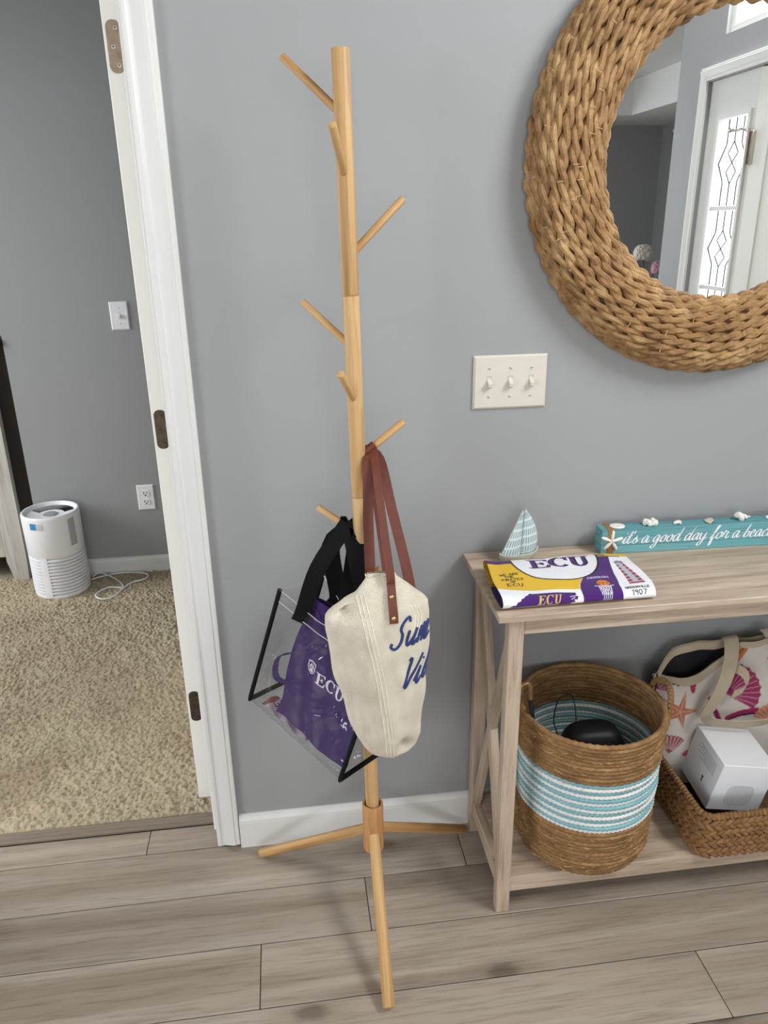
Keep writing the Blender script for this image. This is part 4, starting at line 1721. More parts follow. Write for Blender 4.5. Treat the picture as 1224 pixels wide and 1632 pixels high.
# braided strands: slanted lozenges in chevron rows
loz = MB()
K = 8
for j, (s, w_) in enumerate(((-1, .18), (-.75, .62), (-.35, .95), (0, 1.0), (.35, .95), (.75, .62), (1, .18))):
    for k in range(K):
        a = 2 * PI * k / K
        loz.v.append((s * .0175, w_ * .0066 * math.cos(a), w_ * .0058 * math.sin(a) + .0035 * (1 - s * s)))
for j in range(6):
    for k in range(K):
        l = (k + 1) % K
        loz.f.append((j * K + k, j * K + l, (j + 1) * K + l, (j + 1) * K + k))
loz.f += [tuple(range(K - 1, -1, -1)), tuple(range(6 * K, 7 * K))]
at, PER = arcpath(rrect(KX0 + .003, KX1 - .003, KY0 + .003, KY1 - .003, .03))
strands = []
nrow = 4
rh = (KZ1 - KZ0 - .012) / nrow
npr = 70
for r_ in range(nrow):
    for sub in (0, 1):
        for k in range(npr):
            s = (k + .5 * sub + random.uniform(-.1, .1)) * PER / npr
            p, d = at(s)
            nrm = Vector((d.y, -d.x, 0))
            t3 = Vector((d.x, d.y, 0))
            z = KZ0 + .004 + rh * (r_ + .27 + .46 * sub)
            ang = (1 if sub else -1) * random.uniform(.5, .72)
            xa = t3 * math.cos(ang) + Vector((0, 0, 1)) * math.sin(ang)
            ya = nrm.cross(xa)
            q = random.uniform(.9, 1.12)
            fm = Matrix((xa * q, ya * random.uniform(.85, 1.15), nrm)).transposed().to_4x4()
            pos = Vector((p.x, p.y, z)) + nrm * random.uniform(-.0008, .0012)
            strands.append((pos, Matrix.Translation(pos) @ fm))
camp = Vector((0, -1.59, 1.5))
vis = [q for q in strands if q[0].x < 1.09 and (q[0].y < -.27 or q[0].x < KX0 + .02)]
vis.sort(key=lambda q: (q[0] - camp).length)
vis = vis[:290]
ids = set(id(q) for q in vis)
lm = None
for q in vis:
    if lm is None:
        lm = loz.build('wicker_strand', HYACINTH, wb_, matrix=q[1], ang=180).data
    else:
        link('wicker_strand', lm, None, wb_, q[1])
rest = MB()
for q in strands:
    if id(q) not in ids:
        rest.add([q[1] @ Vector(p) for p in loz.v], loz.f)
o = rest.build('wicker_weave', HYACINTH, wb_, ang=180)
o['kind'] = 'stuff'
# wrapped rim
at2, P2 = arcpath(rrect(KX0 + .004, KX1 - .004, KY0 + .004, KY1 - .004, .03))
wrap = MB()
for i in range(9):
    s = i / 8 * 2 - 1
    for k in range(8):
        a = 2 * PI * k / 8
        w_ = math.sqrt(max(.03, 1 - s * s)) if abs(s) > .6 else .85
        wrap.v.append((.0082 * (1 - .12 * s * s) * math.cos(a) * w_ * 1.12, s * .0064, .0082 * math.sin(a) * w_ * 1.12))
for i in range(8):
    for k in range(8):
        l = (k + 1) % 8
        wrap.f.append((i * 8 + k, i * 8 + l, (i + 1) * 8 + l, (i + 1) * 8 + k))
wrap.f += [tuple(range(7, -1, -1)), tuple(range(64, 72))]
wm = None
nw = 118
for k in range(nw):
    p, d = at2(k * P2 / nw)
    t3 = Vector((d.x, d.y, 0))
    nrm = Vector((d.y, -d.x, 0))
    ya = (t3 + Vector((0, 0, .35)) + nrm * .25).normalized()
    xa = ya.cross(Vector((0, 0, 1))).normalized()
    za = xa.cross(ya)
    mt = Matrix.Translation((p.x, p.y, KZ1 + random.uniform(-.0006, .0006))) @ Matrix((xa, ya, za)).transposed().to_4x4() @ Matrix.Scale(random.uniform(.93, 1.07), 4)
    if wm is None:
        wm = wrap.build('rim_wrap', HYACINTH, wb_, matrix=mt, ang=180).data
    else:
        link('rim_wrap', wm, None, wb_, mt)

# ================================================================== WHITE BOX
kk = 1.095
BO = Vector((0, -1.59144, 1.5)) + (Vector((.8528, -.3503, .2862)) - Vector((0, -1.59144, 1.5))) * kk
bs_ = .125 * kk
a_, b_, c_ = -.0239, .1736, .0846
BM = Matrix.Translation(BO) @ Matrix.Rotation(a_, 4, 'Z') @ Matrix.Rotation(b_, 4, 'Y') @ Matrix.Rotation(c_, 4, 'X')
wbx = thing('white_box', 'glossy white product box tilted in the wicker basket', 'box', BO)
CARD = plain('white_card', C(236, 236, 238), .4, var=.01)
GREYINK = plain('grey_ink', C(120, 122, 126), .6)


def bbuild(mm, name, mt, **k):
    mm.v = [tuple(BM @ Vector(p)) for p in mm.v]
    return mm.build(name, mt, wbx, **k)


bbuild(MB().box(0, bs_, 0, bs_, 0, bs_, .0012), 'carton', CARD, smooth=False)
# device picture on the front face
sq = []
for k in range(48):
    a = 2 * PI * k / 48
    ca, sa = math.cos(a), math.sin(a)
    sq.append((.062 + .0315 * math.copysign(abs(ca) ** .55, ca), .047 + .0315 * math.copysign(abs(sa) ** .55, sa)))
bbuild(MB().prism(sq, -.0002, .0004, lambda a, b, d: (a * 1.12, d, b)), 'device_picture', plain('soft_grey_print', C(205, 206, 209), .5, var=.05, scale=20), smooth=False)
mm = MB()
for r_ in range(7):
    ln_ = [.078, .07, .082, .06, .08, .05, .066][r_]
    z = bs_ - .022 - r_ * .0052
    mm.box(-.0002, .0004, .022, .022 + ln_, z - .0006, z + .0006)
bbuild(mm, 'small_print', GREYINK, smooth=False)
mm = MB()
mm.prism([(.052 + .004 * math.cos(k * PI / 8), .052 + .004 * math.sin(k * PI / 8)) for k in range(16)], -.0002, .0004, lambda a, b, d: (d, a, b))
mm.box(-.0002, .0004, .0495, .0545, .040, .046)
bbuild(mm, 'print_mark', DARK, smooth=False)

# ================================================================== SEASHELL TOTE
SR = Raster(.42, .34, .0009, (208, 200, 190))


def SP(X, Z):
    return (X - .85, Z - .2)


def fan(cx, cy, r, rot, c, c2, n=7, span=1.2):
    pts = [(cx, cy)]
    for k in range(25):
        a = rot - span + 2 * span * k / 24
        q = r * (1 + .03 * math.cos(k * 2.1))
        pts.append((cx + q * math.cos(a), cy + q * math.sin(a)))
    SR.poly(pts, c)
    for k in range(n):
        a = rot - span * .85 + 2 * span * .85 * k / (n - 1)
        SR.line([(cx + .25 * r * math.cos(a), cy + .25 * r * math.sin(a)), (cx + .95 * r * math.cos(a), cy + .95 * r * math.sin(a))], .0022, c2)


def star2(cx, cy, r, rot, c, c2):
    pts = []
    for k in range(10):
        a = rot + k * PI / 5
        q = r if k % 2 == 0 else r * .3
        pts.append((cx + q * math.cos(a), cy + q * math.sin(a)))
    SR.poly(pts, c)
    for k in range(5):
        a = rot + k * 2 * PI / 5
        SR.line([(cx, cy), (cx + .85 * r * math.cos(a), cy + .85 * r * math.sin(a))], .003, c2)


star2(*SP(.918, .352), .052, 1.2, (176, 110, 84), (206, 152, 122))
fan(*SP(.898, .235), .052, 1.5, (150, 84, 88), (214, 176, 170), 7, .75)
fan(*SP(1.04, .385), .085, .45, (150, 52, 92), (206, 140, 160), 9, 1.0)
SR.poly([SP(1.03, .50), SP(1.07, .52), SP(1.085, .505), SP(1.05, .46), SP(1.03, .455)], (196, 118, 72))
for k in range(5):
    SR.line([SP(1.03 + .01 * k, .47 + .008 * k), SP(1.045 + .008 * k, .475 + .01 * k)], .002, (92, 48, 36))
SR.poly([SP(.94, .435), SP(.965, .435), SP(.958, .395), SP(.95, .393)], (176, 56, 88))
SR.line([SP(1.0, .375), SP(1.012, .345), SP(1.025, .318)], .014, (164, 36, 96))
SR.line([SP(1.0, .375), SP(1.012, .345), SP(1.025, .318)], .004, (60, 24, 44))
SR.line([SP(1.05, .318), SP(1.08, .33), SP(1.12, .338)], .016, (160, 36, 92))
SR.line([SP(1.055, .316), SP(1.085, .325), SP(1.12, .33)], .005, (60, 24, 44))
for k in range(4):
    SR.ell(*SP(.903 + .011 * k, .428 - .004 * (k % 2)), .006, .009, (70, 50, 54))
    SR.ell(*SP(.903 + .011 * k, .428 - .004 * (k % 2)), .003, .005, (214, 206, 200))
SR.ell(*SP(.945, .232), .012, .009, (190, 70, 100), .4)
fan(*SP(1.17, .30), .06, 2.0, (196, 128, 96), (228, 190, 160), 7, .8)
star2(*SP(1.18, .46), .05, .3, (176, 110, 84), (206, 152, 122))
fan(*SP(.868, .40), .03, .8, (140, 60, 84), (200, 150, 160), 5, .8)
tote = thing('seashell_tote', 'cream tote bag printed with seashells slumped behind the white box', 'tote bag', (1.05, -.09, .2))
SHELLCLOTH = weave('seashell_print_cotton', C(230, 230, 230), C(240, 240, 240), sc_=3200, bump=.3, attr=True, dist=.0005)
BEIGE = weave('beige_webbing', C(176, 160, 136), C(200, 186, 160), sc_=3000, bump=.5)


def lip(X):      # height of the front lip
    t_ = min(1, max(0, (X - .90) / .16))
    return .438 - .012 * math.sin(PI * min(1, t_ * 1.6)) + .082 * (t_ ** 2.2)


def rimz(X):     # height of the back rim
    t_ = min(1, max(0, (X - .86) / .08))
    return .445 + .068 * math.sin(PI / 2 * t_) + .012 * (X - .94)


def front(u, v):
    X = .862 + .40 * u
    zt = lip(X)
    z = .150 + (zt - .150) * v
    bulge = .012 * math.sin(PI * v) * (1 + .35 * math.sin(u * 11))
    left = max(0, 1 - u / .12)
    y = -.098 + .026 * v - bulge + .006 * noise.noise((u * 6, v * 5, 2)) + .03 * left ** 2
    y = max(-.109, y)
    return (X + .012 * left * (v - .5), y, z + .006 * noise.noise((u * 8, v * 3, 7)))


mm = MB().grid(front, 200, 150)
V_ = np.array(mm.v)
cols = SR.sample(V_[:, 0] - .85, V_[:, 2] - .2)
mm.build('front_panel', SHELLCLOTH, tote, fix=False, colors=cols, ang=180)


def back(u, v):
    X = .862 + .40 * u
    z = .150 + (rimz(X) - .150) * v
    left = max(0, 1 - u / .12)
    return (X, -.034 - .02 * left * 1 + .006 * noise.noise((u * 7, v * 4, 5)) - .008 * v, z)


mm = MB().grid(back, 120, 60)
V_ = np.array(mm.v)
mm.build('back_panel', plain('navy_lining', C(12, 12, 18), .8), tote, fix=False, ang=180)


def hem(fn, name, rad, mt, ycorr=0):
    P = []
    for i in range(60):
        p = fn(i / 59, 1)
        P.append((p[0], p[1] + ycorr, p[2]))
    return P


P = hem(back, 'rim', 0, None)
mm = MB()
for i in range(len(P)):
    x, y, z = P[i]
    for (dy, dz_) in ((.003, -.02), (.0045, -.004), (0, .003), (-.006, 0), (-.008, -.018)):
        mm.v.append((x, y + dy, z + dz_ + .002 * math.sin(i * .5)))
for i in range(len(P) - 1):
    for k in range(4):
        mm.f.append((i * 5 + k, i * 5 + k + 1, (i + 1) * 5 + k + 1, (i + 1) * 5 + k))
mm.build('back_hem', BEIGE, tote, fix=False)
P = hem(front, 'lip', 0, None)
mm = MB()
for i in range(len(P)):
    x, y, z = P[i]
    flop = math.exp(-((i - 14) / 7) ** 2)
    for (dy, dz_) in ((.004, -.012), (.004, .001), (-.002, .004), (-.006, -.002 - .002 * flop), (-.007 - .005 * flop, -.010 - .005 * flop)):
        mm.v.append((x, y + dy, z + dz_))
for i in range(len(P) - 1):
    for k in range(4):
        mm.f.append((i * 5 + k, i * 5 + k + 1, (i + 1) * 5 + k + 1, (i + 1) * 5 + k))
mm.build('front_hem', BEIGE, tote, fix=False)
# left gusset
mm = MB()
for j in range(30):
    v = j / 29
    a, b = Vector(front(0, v)), Vector(back(0, v))
    for k in range(8):
        f = k / 7
        p = a.lerp(b, f)
        mm.v.append((p.x - .018 * math.sin(PI * f) * (1 - v * .5), p.y, p.z + .0 * f))
for j in range(29):
    for k in range(7):
        mm.f.append((j * 8 + k, j * 8 + k + 1, (j + 1) * 8 + k + 1, (j + 1) * 8 + k))
V_ = np.array(mm.v)
mm.build('gusset', SHELLCLOTH, tote, fix=False, colors=SR.sample(V_[:, 0] - .80, V_[:, 2] - .2), ang=180)
mm = MB().box(.90, 1.235, -.10, -.058, .135, .150)
mm.build('bottom', SHELLCLOTH, tote, smooth=False, colors=[C(220, 214, 205)] * 8)
# straps: flat webbing loops falling forward
p = catmull([(1.045, -.050, .528), (1.042, -.068, .526), (1.030, -.096, .492), (1.008, -.118, .440), (.982, -.126, .392), (.966, -.130, .362), (.975, -.134, .346),
             (1.02, -.138, .336), (1.07, -.140, .332), (1.13, -.138, .332), (1.19, -.130, .35)], 6)
wv = []
for i in range(len(p)):
    s = i / (len(p) - 1)
    a = Vector((.0165, -.003, .004)).lerp(Vector((.003, -.008, .0145)), min(1, max(0, (s - .45) / .15)))
    wv.append(tuple(a))
MB().ribbon(p, wv, .0022).build('strap', BEIGE, tote, smooth=True)
p = catmull([(1.145, -.050, .540), (1.15, -.068, .530), (1.165, -.10, .47), (1.185, -.12, .40), (1.20, -.13, .36)], 6)
MB().ribbon(p, (.0165, -.004, .004), .0022).build('strap', BEIGE, tote)
p = catmull([(1.040, -.100, .470), (1.058, -.112, .462), (1.068, -.118, .440), (1.058, -.120, .418), (1.034, -.118, .406)], 6)
MB().ribbon(p, (.004, .0, .011), .0022).build('strap', BEIGE, tote)

# ================================================================== CLEAR VINYL TOTE
WV, DV, HV = Vector((.6497, -.7044, -.2858)), Vector((.7051, .6989, -.1199)), Vector((.2842, -.1237, .9507))
FBL, FTL, FBR, FTR = Vector((-.1213, -.1268, .5209)), Vector((-.0382, -.1630, .7988)), Vector((.0596, -.3230, .4413)), Vector((.150, -.282, .676))
BBL, BTL, BBR, BTR = Vector((-.022, -.029, .504)), Vector((.054, -.074, .785)), Vector((.152, -.233, .427)), Vector((.140, -.256, .690))


def bil(p00, p10, p01, p11, u, v):
    return p00.lerp(p10, u).lerp(p01.lerp(p11, u), v)


def fp(u, v):
    p = bil(FBL, FBR, FTL, FTR, u, v)
    k = math.sin(PI * min(1, max(0, u))) * 1.0
    return p - DV * (.008 * k * math.sin(PI * min(1, max(0, v)) * .8) + .0035 * k * noise.noise((u * 5, v * 5, 1)) + .0014 * k * math.sin(u * 30 + v * 8))


def bp(u, v):
    p = bil(BBL, BBR, BTL, BTR, u, v)
    c_u = .80 - .10 * v
    g = math.exp(-((u - c_u) / .2) ** 2)
    return p - DV * (.044 * g * (1 - max(0, u - .9) * 9 if u > .9 else 1) + .004 * noise.noise((u * 4, v * 4, 9)))


cb = thing('clear_tote', 'clear vinyl tote bag with black piping and black straps on the coat rack', 'tote bag', (.03, -.18, .43))
MB().grid(lambda u, v: fp(u, v), 48, 48).build('front_panel', VINYL, cb, fix=False, ang=180)
MB().grid(lambda u, v: bp(u, v), 40, 40).build('back_panel', VINYL, cb, fix=False, ang=180)
for s in (0, 1):
    MB().grid(lambda u, v: fp(s, v).lerp(bp(s, v), u) - WV * ((.018 if s else -.012) * math.sin(PI * u) * v), 14, 40).build('side_panel', VINYL, cb, fix=False, ang=180)
MB().grid(lambda u, v: fp(u, 0).lerp(bp(u, 0), v) - HV * .008 * math.sin(PI * v) + HV * .003 * noise.noise((u * 7, v * 4, 4)), 40, 14).build('bottom_panel', VINYL, cb, fix=False, ang=180)
for s in (0, 1):
    path = [fp(s, 1 - k / 30) for k in range(31)] + [fp(s, 0).lerp(bp(s, 0), k / 10) for k in range(1, 11)] + [bp(s, k / 30) for k in range(1, 31)]
    MB().tube(path, .0058, 8, flat=.85).build('piping', BLACKWEB, cb)
# hem lines of the rim
SEAM = plain('vinyl_seam', C(214, 214, 212), .3)
for dv in (0, -.085):
    o = MB().tube([fp(k / 40, 1 + dv) - DV * .0005 for k in range(41)], .0009, 5).build('hem_line', SEAM, cb)
MB().tube([bp(k / 40, 1) for k in range(41)], .0008, 5).build('hem_line', SEAM, cb)
MB().tube([fp(k / 40, 0) for k in range(41)], .0014, 5).build('hem_line', VINYL, cb)


def strap(path, hw, facing, th=.0022, n=7):
    P = [Vector(q) for q in catmull(path, n)]
    wv_ = []
    f = Vector(facing).normalized()
    prev = None
    for i in range(len(P)):
        t_ = (P[min(i + 1, len(P) - 1)] - P[max(i - 1, 0)]).normalized()
        w_ = t_.cross(f)
        if w_.length < .3 and prev is not None:
            w_ = prev
        w_ = w_.normalized()
        if prev is not None and w_.dot(prev) < 0:
            w_ = -w_
        if prev is not None:
            w_ = (prev * .55 + w_ * .45).normalized()
        prev = w_
        wv_.append(tuple(w_ * hw))
    return MB().ribbon(P, wv_, th)


pegd = (Vector(PEGS[6][1]) - Vector(PEGS[6][0])).normalized()
hk = Vector(PEGS[6][0]) + pegd * .024


def peg_strap(leg1, leg2, c, hw, pd, face, name, mt, par, rise=.0085):
    """a flat strap hanging over a peg: leg 1 up, over the peg, leg 2 down; width runs along the peg at the top"""
    upv = (Vector((0, 0, 1)) - pd * pd.z).normalized()
    side = pd.cross(upv).normalized()
    if side.y > 0:
        side = -side
    top = [c + side * .0088 + upv * .001, c + side * .006 + upv * .0066, c + upv * rise, c - side * .006 + upv * .0066, c - side * .0088 + upv * .001]
    path = [Vector(q) for q in catmull([tuple(q) for q in list(leg1)] + [tuple(q) for q in top] + [tuple(q) for q in leg2], 5)]
    f = Vector(face).normalized()
    n_ = len(path)
    ws = []
    for i, p in enumerate(path):
        t_ = (path[min(i + 1, n_ - 1)] - path[max(i - 1, 0)]).normalized()
        d = (p - c).length
        k = max(0, min(1, (d - .02) / .05))
        wa = pd - t_ * pd.dot(t_)
        wb2 = t_.cross(f)
        if wb2.dot(wa) < 0:
            wb2 = -wb2
        w_ = (wa.normalized() * (1 - k) + wb2.normalized() * k)
        ws.append(tuple(w_.normalized() * hw))
    return MB().ribbon(path, ws, .0022).build(name, mt, par)


VIEW = (.05, -.9, .42)
peg_strap([fp(.26, .90) - DV * .003, fp(.27, 1.0) - DV * .004, Vector((.040, -.220, .868))], [Vector((.118, -.178, .90)), bp(.62, 1.02) + DV * .004, bp(.66, .9) - DV * .003],
          hk + pegd * .012, .0165, pegd, VIEW, 'strap', BLACKWEB, cb)
peg_strap([fp(.86, .94) - DV * .004, Vector((.128, -.250, .80)), Vector((.118, -.226, .88))], [Vector((.070, -.165, .89)), bp(.30, 1.02) + DV * .003, bp(.28, .9) - DV * .003],
          hk - pegd * .004, .0185, pegd, VIEW, 'strap', BLACKWEB, cb, .011)

# ---- purple bag inside it
pb_ = thing('purple_tote', 'purple fabric tote bag with white logo folded inside the clear tote', 'tote bag', (.05, -.2, .45))


def pp(wm_, hm_, off=0):
    u, v = wm_ / .2784, hm_ / .2923
    return fp(min(u, .985), v) + DV * (.014 - off + .004 * noise.noise((wm_ * 22, hm_ * 16, 3)))


def pquad(u, v):
    l = .068 + .006 * math.sin(v * 9) + .02 * max(0, v - .9) * 10 * 0
    r = .274 - .03 * v
    top = .318 + .012 * u
    return pp(l + (r - l) * u, .012 + (top - .012) * v + .004 * math.sin(u * 7))


PR = Raster(.30, .36, .0006, (62, 38, 98))
x = .143
for ch in 'ECU':
    for P in serif(ch, .030, .84):
        PR.poly([(x + a, .150 + b) for a, b in P], (240, 238, 242))
    x += .0265
sh_o = [(-.0110, .014), (0, .017), (.0110, .014), (.0110, -.002), (.0075, -.0115), (0, -.0175), (-.0075, -.0115), (-.0110, -.002)]
PR.poly([(.1255 + a, .176 + b) for a, b in sh_o], (240, 238, 242))
PR.poly([(.1255 + a * .84, .176 + b * .84) for a, b in sh_o], (62, 38, 98))
for P in ([(-.0072, .0018), (-.001, .0118), (-.001, .0018)], [(.0012, .0018), (.0012, .0122), (.0072, .003)], [(-.008, -.0005), (.0083, .0010), (.008, -.0012), (-.0078, -.0026)],
          [(-.0055, -.005), (0, -.0032), (.0055, -.005), (.0040, -.0092), (0, -.0122), (-.0040, -.0092)]):
    PR.poly([(.1255 + a, .176 + b) for a, b in P], (240, 238, 242))
PURPLEP = weave('purple_printed_nonwoven', C(72, 44, 112), C(84, 54, 126), sc_=2200, bump=.2, rough=.75, attr=True)
mm = MB()
nu, nv = 230, 330
wh = []
for j in range(nv):
    v = j / (nv - 1)
    for i in range(nu):
        u = i / (nu - 1)
        l = .068 + .006 * math.sin(v * 9)
        r = .274 - .03 * v
        wm_ = l + (r - l) * u
        hm_ = .012 + (.318 + .012 * u - .012) * v + .004 * math.sin(u * 7)
        wh.append((wm_, hm_))
        mm.v.append(tuple(pp(wm_, hm_)))
for j in range(nv - 1):
    for i in range(nu - 1):
        mm.f.append((j * nu + i, j * nu + i + 1, (j + 1) * nu + i + 1, (j + 1) * nu + i))
wh = np.array(wh)
mm.build('body', PURPLEP, pb_, fix=False, colors=PR.sample(wh[:, 0], wh[:, 1]), ang=180)
mm = MB().grid(lambda u, v: pquad(u, v) + DV * (.008 + .012 * math.sin(PI * u)), 40, 40)
mm.build('back_body', PURPLE, pb_, fix=False, ang=180)
mm = MB().ribbon([pp(a, b) for a, b in catmull([(.085, .188), (.06, .165), (.036, .140), (.034, .112), (.048, .092), (.075, .098)], 6)], tuple(HV * .008 + WV * .006), .0016)
mm.build('handle', PURPLE, pb_)
mm = MB().ribbon([pp(a, b) for a, b in catmull([(.062, .262), (.066, .285), (.085, .30), (.10, .29)], 5)], tuple(WV * .010), .0016)
mm.build('handle', PURPLE, pb_)
# printed banner lying at the bottom of the clear bag
BR_ = Raster(.16, .05, .0006, (206, 188, 200))
BR_.poly([(0, .05), (.012, .05), (.018, .02), (.010, .0), (0, 0)], (150, 106, 98))
st, tw_ = cap_text('GREENVILLE', .022)
for P in st:
    BR_.line([(.15 - a * .13 / tw_, .044 - b) for a, b in P], .0042, (62, 34, 66))
mm = MB().grid(lambda u, v: fp(.10 + .5 * u, 0).lerp(bp(.10 + .5 * u, 0), .06 + .34 * v) + HV * (.004 + .018 * (1 - v) * 0 + .006 * math.sin(u * 8 + v * 3) ** 2), 120, 40)
uv = [(i / 119, j / 39) for j in range(40) for i in range(120)]
cols = BR_.sample(np.array([q[0] for q in uv]) * .16, np.array([q[1] for q in uv]) * .05)
o = mm.build('printed_banner', ATTRM, None, fix=False, colors=cols, ang=180)
tag(o, 'small printed banner lying in the bottom of the clear tote', 'banner')

# ================================================================== CREAM TOTE
ct = thing('cream_tote', 'cream woven tote bag with blue script and tan leather straps', 'tote bag', (.15, -.335, .505))
LV = [(.8985, .128, .172, -.325, .004), (.893, .124, .178, -.326, .008), (.880, .114, .194, -.328, .017), (.862, .098, .214, -.331, .030), (.845, .072, .235, -.334, .040),
      (.824, .0465, .2390, -.336, .046), (.80, .0455, .2390, -.337, .049), (.76, .0475, .2375, -.337, .050), (.70, .057, .2340, -.337, .049), (.65, .0700, .2310, -.337, .047),
      (.60, .082, .2260, -.337, .044), (.56, .0935, .2200, -.337, .040), (.535, .106, .2140, -.337, .034), (.519, .119, .2060, -.337, .026), (.509, .133, .197, -.337, .015), (.506, .15, .18, -.337, .003)]
LV = LV[::-1]
LZ = np.array([l[0] for l in LV])


def ctp(u, v):
    z = LZ[0] + (LZ[-1] - LZ[0]) * v
    # denser near the ends
    i = lambda k: float(np.interp(z, LZ, [l[k] for l in LV]))
    xl, xr, yc_, hd = i(1), i(2), i(3), i(4)
    a = 2 * PI * u
    ca, sa = math.cos(a), math.sin(a)
    e = .75
    x = (xl + xr) / 2 + (xr - xl) / 2 * math.copysign(abs(ca) ** e, ca)
    y = yc_ + hd * math.copysign(abs(sa) ** .9, sa)
    fr = max(0, -sa)
    env = max(0, min(1, (v - .02) / .1)) * max(0, min(1, (1 - v) / .08))
    y += env * (.008 * noise.noise((x * 20, z * 8, 3)) + .0040 * noise.noise((x * 55, z * 22, 8)))
    # folded-in corner at upper left, tuck at lower right, soft vertical fold
    y += fr * .042 * math.exp(-((x - .080) / .013) ** 2 - ((z - .838 - (x - .080) * .45) / .009) ** 2)
    y += fr * .020 * math.exp(-((x - .188) / .013) ** 2 - ((z - .545) / .017) ** 2)
    y += fr * .007 * math.exp(-((x - .066 - (.82 - z) * .12) / .010) ** 2) * (z < .84)
    y -= fr * .006 * math.exp(-((x - .118 - (.84 - z) * .16) / .02) ** 2)
    y += fr * .005 * math.exp(-((x - .150 - (.80 - z) * .10) / .013) ** 2)
    x += env * .0018 * math.sin(z * 60)
    z2 = z + .010 * math.exp(-((x - .21) / .02) ** 2) * max(0, (.53 - z) / .03)
    return (x, y, z2)


mm = MB().grid(ctp, 150, 130, closeu=True)
body_v, body_f = list(mm.v), list(mm.f)
mm.build('body', CANVAS, ct, ang=180)
BV = BVHTree.FromPolygons([Vector(q) for q in body_v], body_f)


def on_tote(x, z, off=.0006):
    h_ = BV.ray_cast(Vector((x, -.7, z)), Vector((0, 1, 0)))
    if h_[0] is None:
        return None
    n_ = h_[1]
    if n_.y > 0:
        n_ = -n_
    return h_[0] + n_ * off


def decal(P, r, name, mt, flat=.5):
    runs, cur = [], []
    for (x, z) in P:
        q = on_tote(x, z)
        if q is None or (cur and (q - cur[-1]).length > .02):
            if len(cur) > 2:
                runs.append(cur)
            cur = []
            if q is not None:
                cur = [q]
        else:
            cur.append(q)
    if len(cur) > 2:
        runs.append(cur)
    mm_ = MB()
    for c2 in runs:
        n_ = len(c2)
        mm_.tube(c2, [r * (.65 if i in (0, n_ - 1) else 1) for i in range(n_)], 8, flat=flat, up=(0, -1, .2))
    return mm_


def dense(P, step=.0015):
    out = [P[0]]
    for a, b in zip(P[:-1], P[1:]):
        n_ = max(1, int(math.hypot(b[0] - a[0], b[1] - a[1]) / step))
        out += [(a[0] + (b[0] - a[0]) * k / n_, a[1] + (b[1] - a[1]) * k / n_) for k in range(1, n_ + 1)]
    return out


for txt, x, z, h, up_ in (('Sum', .1590, .7675, .0305, .20), ('Vib', .1780, .6850, .0330, .18)):
    st, tw_ = script(txt, h, slant=.36, gap=.10)
    mm = MB()
    for P in st:
        Q = dense([(x + a * .88, z + b + up_ * a) for a, b in P])
        q = decal(Q, .0027, '', None, .35)
        mm.add(q.v, q.f)
    mm.build('embroidery', NAVY, ct)
# drawn-thread stripes
for (xa, xb) in ((.103, .152), (.110, .159), (.117, .166), (.1985, .2015), (.2055, .2075), (.212, .213)):
    P = []
    for k in range(200):
        s = k / 199
        z = .868 - .345 * s
        x = xa + (xb - xa) * s + .006 * math.sin(s * 3.2)
        if xa > .19:
            z = .850 - .045 * s
        P.append((x, z))
    q = decal(P, .0009, '', None, .6)
    q.build('thread_stripe', CREAMTHREAD, ct)
# frayed top hem
mm = MB()
for k in range(70):
    u = k / 70
    p = Vector(ctp(u, .985))
    d = Vector((random.uniform(-.003, .003), random.uniform(-.003, .003), random.uniform(.002, .006)))
    mm.tube([p, p + d * .6, p + d], .0006, 4, caps=False)
o = mm.build('frayed_edge', CREAMTHREAD, ct, fix=False)
o['kind'] = 'stuff'
# leather straps over the right-hand peg
pd6 = (Vector(PEGS[5][1]) - Vector(PEGS[5][0])).normalized()
c6 = Vector(PEGS[5][0]) + pd6 * .030
tab = [on_tote(.1665, z_, .0026) for z_ in (.8225, .834, .846, .858, .870, .881)]
strap_1 = peg_strap(tab + [Vector((.1655, -.342, .905)), Vector((.160, -.285, .99)), Vector((.1555, -.222, 1.085))],
          [Vector((.152, -.190, 1.075)), Vector((.160, -.24, .97)), Vector((.165, -.300, .885)), Vector((.165, -.318, .868))],
          c6 + pd6 * .004, .0078, pd6, VIEW, 'leather_strap', LEATHER, ct)
strap_2 = peg_strap([Vector((.1340, -.306, .862)), Vector((.1345, -.296, .895)), Vector((.1375, -.255, .98)), Vector((.1430, -.220, 1.078))],
          [Vector((.168, -.192, 1.075)), Vector((.184, -.24, .99)), Vector((.200, -.295, .905)), Vector((.207, -.318, .858))],
          c6 - pd6 * .010, .0098, pd6, VIEW, 'leather_strap', LEATHER, ct, .0105)
for (x, z) in ((.1665, .8640), (.1665, .8315)):
    p = on_tote(x, z, .0042)
    if p is None:
        continue
    q = MB().ball(tuple(p), .0042, 12, 8, (1, .5, 1))
    q.build('rivet', GOLD, strap_1 if x > .15 else strap_2)

